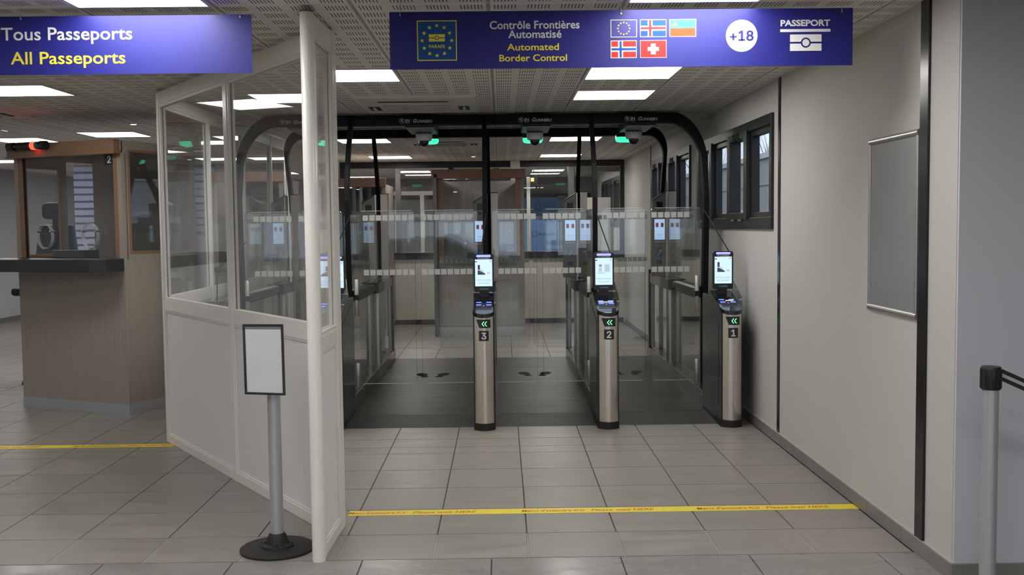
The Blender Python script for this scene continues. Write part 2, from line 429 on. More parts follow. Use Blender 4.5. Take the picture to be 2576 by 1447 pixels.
for j in range(len(yr)-1):
    for i in range(len(xc)-1):
        if (i, j) in led_cells: continue
        x0, x1 = xc[i]+.009, xc[i+1]-.009; y0, y1 = yr[j]+.002, yr[j+1]-.002
        if x0 < XL: continue
        if x1 > XW and y0 > 4.2: x1 = XW-.02
        if x1-x0 < .05: continue
        if any(x0 >= a-.02 and x1 <= b+.02 and y0 >= c_-.02 and y1 <= d+.02 for a, b, c_, d in ACS): continue
        if y0 > 12.7 and y1 < 13.5 and x0 > -6.2 and x1 < -3.7: continue      # slot left open, added so sky light reaches the corrugated screen
        q = [project((a, b, CEIL)) for a, b in ((x0, y0), (x1, y0), (x1, y1), (x0, y1))]; ar = 0
        if all(q):
            cx = sum(p[0] for p in q)/4; cy = sum(p[1] for p in q)/4
            if -80 < cx < 2650 and cy > -40: ar = abs(sum(q[k][0]*q[(k+1) % 4][1]-q[(k+1) % 4][0]*q[k][1] for k in range(4)))/2
        ct.append((ar, x0, x1, y0, y1))
ct.sort(key=lambda a: -a[0])
for a, x0, x1, y0, y1 in ct[:290]:
    o = bpy.data.objects.new('ceiling_tile', ctile(x1-x0, y1-y0)); C.objects.link(o); o.parent = ceiling; o.location = (x0, y0, CEIL)
rm = MB(); ruv = []
for a, x0, x1, y0, y1 in ct[290:]:
    rm.add([(x0, y0, CEIL), (x1, y0, CEIL), (x1, y1, CEIL), (x0, y1, CEIL)], [(3, 2, 1, 0)])
me = bpy.data.meshes.new('distant_ceiling_tiles'); me.from_pydata(rm.v, [], rm.f); u = me.uv_layers.new(name='UVMap')
cc = [(0, 0), (1, 0), (1, 1), (0, 1)]
for p in me.polygons:
    for li in p.loop_indices: u.data[li].uv = cc[me.loops[li].vertex_index % 4]
me.materials.append(M['ceil_tile']); o = bpy.data.objects.new('distant_ceiling_tiles', me); C.objects.link(o); o.parent = ceiling; o['kind'] = 'stuff'
struct('ceiling_slab', B(XL-.1, XW+.18, YB-.1, 12.95, CEIL+.06, CEIL+.2).box(XL-.1, XW+.18, 13.52, 21.9, CEIL+.06, CEIL+.2).box(XL-.1, -6.18, 12.95, 13.52, CEIL+.06, CEIL+.2).box(-3.73, XW+.18, 12.95, 13.52, CEIL+.06, CEIL+.2).box(XW+.18, 6.1, YB-.1, 4.4, CEIL+.06, CEIL+.2), 'tbar')  # gap in the slab continues the added slot for sky light
gb = MB()
for x in xc:
    gb.box(x-.0085, x+.0085, YB, 21.6 if x < XW else 4.2, CEIL+.004, CEIL+.03)
obj('grid_bars', gb, 'tbar', ceiling, kind='stuff')
gb = MB()
for y in yr: gb.box(XL, XW if y > 4.2 else 6, y-.004, y+.004, CEIL+.001, CEIL+.01)
obj('cross_bars', gb, 'led_trim', ceiling, kind='stuff')
gb = B(XW-.02, XW, 4.25, 21.6, CEIL-.004, CEIL+.01)
obj('edge_trim', gb, 'led_trim', ceiling)
n = 0
led_names = {0: 'bright square panel light above the hall sign reading All', 1: 'bright square panel light above the automated border control sign'}
LEDLAB = ['square ceiling light panel cut by the top edge above the all-passports sign', 'square ceiling light panel just above the automated border control sign',
 'square ceiling light panel below the all-passports sign above the counter', 'ceiling light panel half hidden behind the left end of the border control sign',
 'ceiling light panel touching the lower edge of the border control sign', 'ceiling light panel next beyond the border control sign, nearest the right gates',
 'ceiling light panel seen through the white glazed screen before the gate arch', 'ceiling light panel above the wooden booth header', 'ceiling light panel behind the white screen post beyond the booth',
 'ceiling light panel at the far left edge beyond the red signal lamp', 'thin-looking light panel under the rear arch over lane one', 'thin-looking light panel under the rear arch over lane three',
 'ceiling light panel just before the far glazed wall on the right', 'ceiling light panel just before the far glazed wall on the left', 'first ceiling light panel beyond the far glazed wall on the right',
 'first ceiling light panel beyond the far glazed wall on the left', 'farthest ceiling light panel on the right beyond the glazed wall', 'farthest ceiling light panel on the left beyond the glazed wall']
for idx, (a, b) in enumerate(LEDS):
    i, j = col_of(a), row_of(b); x0, x1, y0, y1 = xc[i], xc[i+1], yr[j], yr[j+1]
    lab = LEDLAB[idx] if idx < len(LEDLAB) else 'square ceiling light panel out of view, in a set extended for fill light'
    t_ = thing('ceiling_light', ((x0+x1)/2, (y0+y1)/2, CEIL), lab, 'ceiling light', 'square light panels in the ceiling' if idx < len(LEDLAB) else 'light panels out of view')
    fr = MB(); k = .02
    fr.box(x0+.004, x1-.004, y0+.004, y0+k, CEIL-.008, CEIL+.02).box(x0+.004, x1-.004, y1-k, y1-.004, CEIL-.008, CEIL+.02)
    fr.box(x0+.004, x0+k, y0+k, y1-k, CEIL-.008, CEIL+.02).box(x1-k, x1-.004, y0+k, y1-k, CEIL-.008, CEIL+.02)
    obj('frame', fr, 'led_trim', t_); obj('diffuser', B(x0+k, x1-k, y0+k, y1-k, CEIL-.002, CEIL+.01), 'led', t_)
aclab = ['white ceiling air conditioner nearest the gates above lane three', 'white ceiling air conditioner seen under the rear gate arch', 'white ceiling air conditioner beyond the far glazed wall', 'white ceiling air conditioner at the left edge above the booth counter']
for k, (x0, x1, y0, y1) in enumerate(ACS):
    t_ = thing('air_conditioner', ((x0+x1)/2, (y0+y1)/2, CEIL), aclab[k], 'air conditioner', 'cassette air conditioners in the ceiling')
    z = CEIL; e = .05
    pl = MB(); pl.loft([[(x0, y0, z), (x1, y0, z), (x1, y1, z), (x0, y1, z)], [(x0+.02, y0+.02, z-.02), (x1-.02, y0+.02, z-.02), (x1-.02, y1-.02, z-.02), (x0+.02, y1-.02, z-.02)], [(x0+e, y0+e, z-.026), (x1-e, y0+e, z-.026), (x1-e, y1-e, z-.026), (x0+e, y1-e, z-.026)]])
    obj('panel', pl, 'ac_white', t_)
    cx, cy = (x0+x1)/2, (y0+y1)/2; W_, H_ = (x1-x0), (y1-y0)
    obj('grille_shade', B(cx-.29*W_, cx+.27*W_, cy-.05*H_, cy+.30*H_, z-.030, z-.024), 'ac_dark', t_)
    g = MB(); ns = 26
    for q in range(ns):
        xx = cx-.29*W_+.56*W_*q/(ns-1); g.box(xx-.003, xx+.003, cy-.05*H_, cy+.30*H_, z-.036, z-.029)
    for q in range(8):
        yy = cy-.05*H_+.35*H_*q/7; g.box(cx-.29*W_, cx+.27*W_, yy-.0025, yy+.0025, z-.036, z-.029)
    obj('grille', g, 'ac_white', t_, kind='stuff')
    obj('vent_slot', B(cx-.30*W_, cx+.26*W_, y0+.18*H_, y0+.215*H_, z-.030, z-.020), 'ac_dark', t_)
    fl = MB(); fl.prism([(cx-.17*W_, y0+.215*H_), (cx+.13*W_, y0+.215*H_), (cx+.08*W_, y0+.32*H_), (cx-.12*W_, y0+.32*H_)], 'z', z-.034, z-.024)
    obj('flap', fl, 'led_trim', t_)
    for sx in (-1, 1):
        xx = cx+sx*.375*W_
        obj('corner_vent', B(xx-.045*W_, xx+.045*W_, cy+.0*H_, cy+.22*H_, z-.030, z-.02), 'ac_dark', t_)
        obj('vane', B(xx-.008, xx+.012, cy+.02*H_, cy+.20*H_, z-.040, z-.025), 'ac_white', t_)
for k, (x, y) in enumerate(SPOTS):
    t_ = thing('downlight', (x, y, CEIL), ['small round ceiling spot above the wooden booth roof', 'small round ceiling spot just before the far glazed wall'][k], 'ceiling light', 'small round ceiling spots')
    obj('ring', MB().lathe([(.052, CEIL), (.048, CEIL-.006), (.036, CEIL-.006)], x, y), 'led_trim', t_, smooth=True)
    obj('lens', MB().lathe([(.036, CEIL-.004), (.02, CEIL-.008), (.001, CEIL-.009)], x, y), 'lamp_spot', t_, smooth=True)
# ---------------------------------------------------------------- right wall with panels, windows and trims
wr = struct_root('wall_right')
WIN = [(7.17, 9.86, 1.50, 2.32), (10.29, 12.86, 1.50, 2.335), (16.4, 19.2, 1.50, 2.33)]
def wall_pieces(y0, y1):
    segs = []; z0, z1 = 0.0, CEIL+.03; cut = None
    for a, b, c_, d in WIN:
        lo, hi = max(a, y0), min(b, y1)
        if hi > lo+.001: cut = (lo, hi, c_, d)
    if cut is None: return [(y0, y1, z0, z1)]
    lo, hi, c_, d = cut; out = []
    if lo > y0+.01: out.append((y0, lo, z0, z1))
    out += [(lo, hi, z0, c_), (lo, hi, d, z1)]
    if hi < y1-.01: out.append((hi, y1, z0, z1))
    return out
edges = [4.28, 4.555, 5.034, 6.027, 7.02, 8.0, 9.02, 10.02, 11.0, 12.0, 13.03, 14.03, 15.03, 16.0, 17.0, 18.0, 19.0, 20.0, 21.6]
for a, b in zip(edges, edges[1:]):
    p = MB()
    for y0, y1, z0, z1 in wall_pieces(a+.0006, b-.0006): p.box(XW, XW+.03, y0, y1, z0, z1)
    obj('wall_panel', p, 'wall', wr)
bk = MB()
for y0, y1, z0, z1 in [(4.3, 7.17, 0, 2.6), (7.17, 21.6, 0, 1.5), (7.17, 21.6, 2.335, 2.6), (9.86, 10.29, 1.5, 2.34), (12.86, 16.4, 1.5, 2.34), (19.2, 21.6, 1.5, 2.34)]: bk.box(XW+.032, XW+.06, y0, y1, z0, z1)
obj('wall_core', bk, 'wall', wr)
struct('trim_1', B(XW-.012, XW+.01, 4.562, 4.652, .075, CEIL), 'trim_black', bevel=.002)
struct('trim_2', B(XW-.006, XW+.01, 6.995, 7.048, .075, CEIL), 'trim_black')
struct('trim_3', B(XW-.006, XW+.01, 13.02, 13.06, .075, CEIL), 'trim_black')
struct('wall_front_right', B(XW+.0005, 6.1, 4.262, 4.277, 0, CEIL+.03).box(XW+.07, 6.1, 4.277, 4.4, 0, CEIL+.03), 'wall_lav')
bb = struct_root('baseboard_right')
jy = [4.262, 4.345]; jy = [4.262, 4.797]
ys = [4.262]+[4.345+.4515*k for k in range(1, 26)]
for a, b in zip(ys, ys[1:]):
    if a > 15.8: break
    obj('baseboard_tile', B(1.914, XW, a+.0015, b-.0015, 0, .074), 'base_tile', bb, bevel=.002)
obj('top_grout', B(1.918, XW, 4.262, 15.8, .074, .077), 'grout_light', bb)
b2 = struct_root('baseboard_front')
for k in range(9): obj('baseboard_tile', B(1.914+k*.45+.001, 1.914+(k+1)*.45-.001, 4.247, 4.262, 0, .074), 'base_tile', b2)
# windows
for wi, (y0, y1, z0, z1) in enumerate(WIN):
    wn = struct_root('window_%d' % (wi+1), (XW, y0, z0))
    fx = XW-.02
    f = MB(); f.box(fx, XW+.02, y0, y1, z1-.075, z1).box(fx, XW+.02, y0, y1, z0, z0+.085).box(fx, XW+.02, y0, y0+.03, z0+.085, z1-.075).box(fx, XW+.02, y1-.03, y1, z0+.085, z1-.075)
    obj('outer_frame', f, 'frame_dark', wn, bevel=.002)
    d = .10
    def fl(a, b, xo, name):   # one light: border with hole, recessed pane
        bz0, bz1 = z0+.125, z1-.115
        g = MB(); g.box(xo, XW+.06, a, b, z0+.03, bz0).box(xo, XW+.06, a, b, bz1, z1-.04)
        return g, bz0, bz1
    span = (y1-y0-.06)/2; ya = y0+.03
    for h in range(2):
        s0 = ya+span*h
        # fixed light
        g, bz0, bz1 = fl(s0, s0+.64, XW+.003, 'f'); g.box(XW+.003, XW+.06, s0, s0+.12 if h == 0 else s0+.03, bz0, bz1).box(XW+.003, XW+.06, s0+.60, s0+.64, bz0, bz1)
        obj('fixed_frame', g, 'frame_dark', wn, bevel=.002)
        obj('pane', B(XW+.045, XW+.051, s0+.03, s0+.60, bz0, bz1), 'glass', wn)
        # opening sash stands proud
        sa, sb = s0+.64, s0+span
        g = MB(); xo = XW-.035
        g.box(xo, XW+.06, sa, sa+.10, z0+.07, z1-.06).box(xo, XW+.06, sb-.10, sb, z0+.07, z1-.06).box(xo, XW+.06, sa+.10, sb-.10, z0+.07, bz0).box(xo, XW+.06, sa+.10, sb-.10, bz1, z1-.06)
        obj('sash', g, 'frame_dark', wn, bevel=.003)
        obj('pane', B(XW+.045, XW+.051, sa+.10, sb-.10, bz0, bz1), 'glass', wn)
        for q in (0, 1):
            yy = (sa+sb)/2+(-.06 if q == 0 else .06)
            obj('latch', MB().tube([(xo-.003, yy+.035*math.cos(a), z1-.09+.028*math.sin(a)) for a in [2*PI*k/14 for k in range(15)]], .005, 6), 'black', wn, smooth=True)
            obj('hinge', B(xo-.008, xo+.004, yy-.03+(.12*q-.06), yy+.03+(.12*q-.06), z0+.058, z0+.072), 'silver', wn)
# outside seen through those windows
gr = B(XW+.2, 40, 4.5, 60, -.3, -.2); gr.box(-30, 40, 22, 60, -.3, -.2).box(-30, 40, -40, YB-.15, -.3, -.2)
struct('outdoor_ground', gr, 'asphalt')
ew = thing('concrete_building', (6.4, 25, -.2), 'long low grey concrete building seen through the side windows', 'building')
obj('wall', B(6, 7, 9, 48, -.2, 2.98), 'concrete', ew)
obj('coping', B(5.92, 7.08, 9, 48, 2.98, 3.1), 'coping', ew)
obj('ledge', B(5.97, 6.0, 9, 48, 2.38, 2.42), 'concrete', ew)
for k in range(9):
    y = 12+k*4.0
    wnd = obj('window', B(5.94, 6.0, y, y+1.7, .7, 1.85), 'ext_white', ew); obj('pane', MB().box(5.93, 5.94, y+.1, y+.78, .8, 1.75).box(5.93, 5.94, y+.9, y+1.6, .8, 1.75), 'van_glass', wnd)
for k in range(5):
    tx, ty = 8.6+random.random(), 18+k*6.5
    tr = thing('bare_tree', (tx, ty, -.2), ['bare winter tree over the concrete building, nearest the windows', 'second bare winter tree over the concrete building', 'third bare winter tree beyond the concrete building', 'fourth bare tree beyond the concrete building', 'farthest bare tree beyond the concrete building'][k], 'tree', 'bare trees behind the building')
    m_ = MB(); m_.tube([(tx, ty, -.2), (tx+.1, ty, 1.6), (tx, ty+.1, 3.0)], [.11, .08, .05], 7)
    obj('trunk', m_, 'branch', tr)
    m_ = MB()
    for q in range(26):
        a = random.random()*2*PI; h0 = 1.6+random.random()*1.5; l = .5+random.random()*1.3
        p1 = Vector((tx, ty, h0)); p2 = p1+Vector((math.cos(a)*l*.5, math.sin(a)*l*.6, l*.7)); p3 = p2+Vector((math.cos(a+.4)*l*.2, math.sin(a+.4)*l*.3, l*.6))
        m_.tube([p1, p2, p3], [.022, .013, .004], 4)
        for r_ in range(2):
            b_ = random.random()*2*PI; m_.tube([p2, p2+Vector((math.cos(b_)*.25, math.sin(b_)*.25, .35))], [.009, .003], 3)
    obj('branches', m_, 'branch', tr, kind='stuff')
# poster frame
pf = thing('poster_frame', (XW, 4.97, 1.53), 'empty silver snap poster frame with grey sheet on the white wall', 'poster frame')
y0, y1, z0, z1 = 4.665, 5.285, 1.085, 1.972
def rail_y(y0, y1, z, r): return MB().prism([(XW-r*math.sin(PI*k/8)*1.1, z+r*math.cos(PI*k/8)) for k in range(9)], 'y', y0, y1) if 0 else MB().add(*_rail(y0, y1, z, r))
def _rail(y0, y1, z, r):
    p = [(XW-r*math.sin(PI*k/8), z+r*math.cos(PI*k/8)) for k in range(9)]; n = len(p)
    return [(a, y0, b) for a, b in p]+[(a, y1, b) for a, b in p], [tuple(range(n)), tuple(range(n, 2*n))[::-1]]+[(i, (i+1) % n, (i+1) % n+n, i+n) for i in range(n)]
obj('top_rail', rail_y(y0, y1, z1-.018, .018), 'silver', pf, smooth=True)
obj('bottom_rail', rail_y(y0, y1, z0+.018, .018), 'silver', pf, smooth=True)
for a, b in ((y0, y0+.02), (y1-.02, y1)): obj('side_rail', B(XW-.014, XW, a, b, z0+.03, z1-.03), 'silver', pf, bevel=.003)
obj('cover_sheet', B(XW-.008, XW-.001, y0+.02, y1-.02, z0+.034, z1-.034), 'poster_grey', pf)
# ---------------------------------------------------------------- other walls
struct('wall_left', B(XL-.12, XL, YB, 26, 0, CEIL+.05), 'wall_lav')
struct('baseboard_left', B(XL, XL+.015, YB, 21.6, 0, .08), 'base_tile')
# rear wall behind the camera with two large glazed openings
rb = MB(); rb.box(XL, 6.1, YB-.12, YB, 1.85, CEIL+.05).box(XL, 6.1, YB-.12, YB, 0, .15)
for a, b in ((XL, -6), (-3.2, -2.4), (.4, 1.2), (4.4, 6.1)): rb.box(a, b, YB-.12, YB, .15, 1.85)
struct('wall_back', rb, 'wall')
struct('wall_side_right', B(6.0, 6.12, YB, 4.3, 0, CEIL+.05), 'wall')
# far hall end
fb = MB(); fb.box(XL, .42, 21.6, 21.75, 0, CEIL+.05).box(1.42, XW+.2, 21.6, 21.75, 0, CEIL+.05).box(.42, 1.42, 21.6, 21.75, 2.12, CEIL+.05)
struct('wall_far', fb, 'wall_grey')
struct('trim_4', B(-2.4, 1.9, 21.5, 21.6, 2.12, 2.2), 'frame_dark')
van = thing('shuttle_van', (.9, 25, -.2), 'blue shuttle van parked outside the far door', 'van')
obj('body', B(-.9, 2.9, 24, 26, .15, 2.5), 'van_blue', van, bevel=.08)
obj('side_window', B(-.6, 2.2, 23.985, 24.0, 1.75, 2.3), 'van_glass', van)
for xx in (-.2, 2.1): obj('wheel', MB().lathe([(.34, 23.95), (.34, 24.15)], xx, .14, 20, 'y'), 'rubber', van, smooth=True)
obj('lettering', text_mb('le shuttle', width=.36, x=1.08, y=23.982, z=1.33), 'van_glass', van)
obj('round_emblem', ring_mb(.79, 23.982, 1.33, .062, .072), 'van_glass', van)
car = thing('car', (-2.0, -8.5, -.2), 'grey car parked outside, mirrored faintly in the booth glass', 'car')
prof = [(-4.2, .1), (-4.25, .6), (-3.6, .78), (-2.9, 1.22), (-1.4, 1.26), (-.6, .85), (.2, .72), (.25, .15)]
obj('body', MB().prism([(a, b) for a, b in prof], 'y', -9.3, -7.6), 'skin_car', car, bevel=.06)
obj('side_window', MB().prism([(-3.4, .80), (-2.85, 1.15), (-1.45, 1.18), (-.85, .84)], 'y', -7.6, -7.585), 'van_glass', car)
for xx in (-3.4, -.65): obj('wheel', MB().lathe([(.33, -7.75), (.33, -7.57), (.2, -7.56)], xx, .13, 20, 'y'), 'rubber', car, smooth=True)
# far glazed partition at Y 15.9
YP = 15.9
fw = struct_root('window_4', (0, YP, 0))
obj('lower_wall', B(-2.5, XW, YP, YP+.1, 0, 1.02), 'cream', fw)
obj('skirting', B(-2.5, XW-.02, YP-.015, YP, 0, .075), 'frame_dark', fw)
obj('sill', B(-2.5, XW, YP-.03, YP+.1, 1.02, 1.13), 'frame_dark', fw, bevel=.004)
obj('head', B(-2.5, XW, YP-.02, YP+.08, 2.45, CEIL), 'frame_dark', fw, bevel=.004)
MU = [(-2.50, -2.42, 'frame_dark'), (-1.64, -1.56, 'frame_mid'), (-.81, -.735, 'frame_dark'), (1.055, 1.15, 'frame_mid'), (1.865, XW, 'frame_dark')]
for a, b, m_ in MU: obj('mullion', B(a, b, YP-.02, YP+.08, 1.13, 2.45), m_, fw, bevel=.003)
for (a, _, _), (_, b, _) in zip(MU[1:]+MU[-1:], MU): obj('pane', B(b, a, YP+.02, YP+.028, 1.13, 2.45), 'glass', fw) if a > b else None
struct('column', B(.155, .305, YP-.10, YP+.1, 0, CEIL), 'part_white', bevel=.01)
struct('door_1', B(1.16, 1.86, YP-.024, YP-.016, 2.36, 2.44), 'frame_mid')
# behind it
bp = thing('glass_booth_screen', (-1.3, 18.3, 0), 'white framed glass screen in the room beyond the far glazed wall', 'screen')
f = MB()
for x in (-2.35, -1.9, -1.45, -1.0): f.box(x, x+.07, 18.3, 18.36, 0, 2.1)
f.box(-2.35, -.93, 18.3, 18.36, 2.1, 2.17).box(-2.35, -.93, 18.3, 18.36, .9, .98)
obj('frame', f, 'part_white', bp); obj('lower_panel', B(-2.3, -.95, 18.31, 18.35, 0, .9), 'cream', bp); obj('pane', B(-2.3, -.95, 18.325, 18.335, .98, 2.1), 'glass', bp)
cb = thing('cream_cabinet', (1.62, 17.6, 0), 'tall cream cabinet behind the far glazed wall by the side windows', 'cabinet')
obj('body', B(1.38, 1.88, 17.4, 17.9, 0, 2.0), 'cream', cb, bevel=.005); obj('door', B(1.40, 1.86, 17.39, 17.40, .1, 1.96), 'cream', cb)
bl = thing('blind', (1.25, 18.0, 0), 'dark blue vertical blind beyond the far glazed wall', 'blind')
for k in range(8): obj('slat', B(1.02+.05*k, 1.06+.05*k, 18.0, 18.012, .0, 2.0), 'navy', bl)
obj('head_rail', B(1.0, 1.44, 17.98, 18.03, 2.0, 2.05), 'frame_dark', bl)
cpl = thing('white_post', (.47, 17.2, 0), 'slim white post beyond the far glazed wall beside an orange lamp', 'post')
obj('post', B(.44, .50, 17.2, 17.26, 0, 2.35), 'part_white', cpl)
el = thing('exit_lamp', (.56, 17.1, 2.3), 'small dark box lamp with orange glow beside the slim white post', 'lamp')
obj('housing', B(.50, .62, 17.08, 17.14, 2.24, 2.38), 'frame_dark', el); obj('hanger', B(.55, .57, 17.10, 17.12, 2.38, CEIL), 'frame_dark', el); obj('bulb', B(.51, .56, 17.07, 17.08, 2.27, 2.33), 'orange_led', el)
# ---------------------------------------------------------------- far booth at Y 14.2
fbh = thing('passport_booth', (-.3, 14.2, 0), 'far wooden passport booth with brown header behind the gates', 'booth')
YB2 = 14.2; x0, x1 = -.94, .345
obj('wall', MB().box(x0+.02, x0+.10, YB2+.02, YB2+.9, 0, 2.2).box(x1-.10, x1-.02, YB2+.02, YB2+.9, 0, 2.2).box(x0+.10, x1-.10, YB2+.01, YB2+.05, .13, 1.05), 'laminate', fbh)
obj('back_wall', B(x0+.10, x1-.10, YB2+.86, YB2+.9, 0, 2.2), 'laminate_pale', fbh)
obj('header', B(x0-.02, x1, YB2-.06, YB2+.06, 2.2, 2.325), 'wood_orange', fbh, bevel=.004)
for a, b in ((x0+.06, x0+.14), (x1-.14, x1-.07)): obj('jamb', B(a, b, YB2, YB2+.05, 1.05, 2.2), 'wood_orange', fbh)
obj('window_pane', B(x0+.14, x1-.14, YB2+.02, YB2+.03, 1.05, 2.2), 'glass_far', fbh)
obj('kick_plate', B(x0+.02, x1-.02, YB2+.0, YB2+.02, .0, .125), 'steel_plain', fbh)
obj('shelf', B(x0+.1, x1-.1, YB2-.12, YB2+.2, 1.05, 1.075), 'counter', fbh)
obj('side_post', MB().box(x0-.0, x0+.055, YB2-.10, YB2-.03, 0, 2.22), 'frame_mid', fbh, bevel=.01)
obj('post_cap', MB().lathe([(.03, 2.22), (.03, 2.24), (.015, 2.262)], x0+.027, YB2-.065, 12), 'black', fbh, smooth=True)
for xx in (-.62, -.38, -.5, .12): obj('stud', disc_mb(xx, YB2+.005, 1.47 if xx != -.5 else 1.3, .014, 12, .01), 'white_plastic', fbh)
ch = thing('swivel_chair', (-.30, 14.6, 0), 'dark swivel chair inside the far wooden booth', 'chair')
obj('seat', B(-.52, -.08, 14.40, 14.85, .42, .50), 'navy', ch, bevel=.03); obj('backrest', B(-.5, -.1, 14.84, 14.90, .58, 1.15), 'navy', ch, bevel=.03)
obj('stem', MB().lathe([(.03, .06), (.03, .42)], -.3, 14.62, 10), 'black', ch); f = MB()
for k in range(5): f.tube([(-.3, 14.62, .06), (-.3+.28*math.cos(k*1.2566), 14.62+.28*math.sin(k*1.2566), .03)], .018, 6)
obj('foot', f, 'black', ch)
# ================================================================ the automatic gates
CX = {1: 1.735, 2: .80, 3: -.14, 4: -1.30, 5: -2.24}
LANE = {k: (CX[k]+CX[k+1])/2 for k in (1, 2, 3, 4)}
plate = thing('gate_floor_plate', (-.25, 7.72, 0), 'dark brushed metal floor plate with sloping front edge under the gates', 'floor plate')
px0, px1 = CX[5]-.08, CX[1]-.02
obj('ramp', MB().prism([(7.72, .001), (8.16, .02), (8.16, .001)], 'x', px0, px1), 'mat_ramp', plate)
for k in (1, 2, 3, 4):
    a, b = CX[k+1]+.01, CX[k]-.01
    obj('plate_section', B(a, b, 8.163, 10.82, .001, .02), 'mat_plate', plate); obj('plate_section', B(a, b, 10.824, 11.65, .001, .02), 'mat_plate', plate)
def foot_mb(x, y, l, a):
    v = MB()
    def ell(cx, cy, rx, ry):
        p = []
        for k in range(18):
            u, w_ = rx*math.cos(2*PI*k/18), ry*math.sin(2*PI*k/18); u, w_ = u+cx, w_+cy
            p.append((x+u*math.cos(a)-w_*math.sin(a), y+u*math.sin(a)+w_*math.cos(a)))
        v.prism(p, 'z', .0202, .0212)
    ell(0, l*.14, l*.19, l*.34); ell(0, -l*.36, l*.13, l*.15); return v
for k, lab in ((1, 'dark footprint mark on the plate of lane one'), (2, 'dark footprint mark on the plate of lane two'), (3, 'dark footprint mark on the plate of lane three')):
    for s in (-1, 1):
        f = obj('footprint_decal', foot_mb(LANE[k]+s*.10, 10.33, .30, -s*.25), 'foot_dark'); tag(f, lab.replace('mark', 'mark, %s of its pair,' % ('left' if s < 0 else 'right')), 'floor sticker')
Y0 = 7.565
def fy(dx): return Y0+.036*(dx/.07)**2
def curved_plate(cx, xa, xb, z0, z1, lift=.0025, n=8, slant=0):
    """thin plate that follows the rounded column front; slant moves the lower left corner in"""
    v = []; f = []
    for i in range(n+1):
        t = i/n; xt = xa+(xb-xa)*t; xbm = xa+slant+(xb-xa-slant)*t
        v += [(cx+xbm, fy(xbm)-lift, z0), (cx+xt, fy(xt)-lift, z1)]
    for i in range(n): a = 2*i; f.append((a, a+2, a+3, a+1))
    return MB().add(v, f)
NAMES = {1: 'one', 2: 'two', 3: 'three', 4: 'four', 5: 'five'}
CABLAB = {1: 'gate cabinet marked 1, beside the white wall', 2: 'gate cabinet marked 2, with an open passport picture on its screen', 3: 'gate cabinet marked 3, in the middle of the gates',
          4: 'gate cabinet half hidden by the end of the white glazed screen', 5: 'outermost gate cabinet seen through the white glazed screen, without a front screen'}
def zt(y): return .885+(y-7.55)*.266
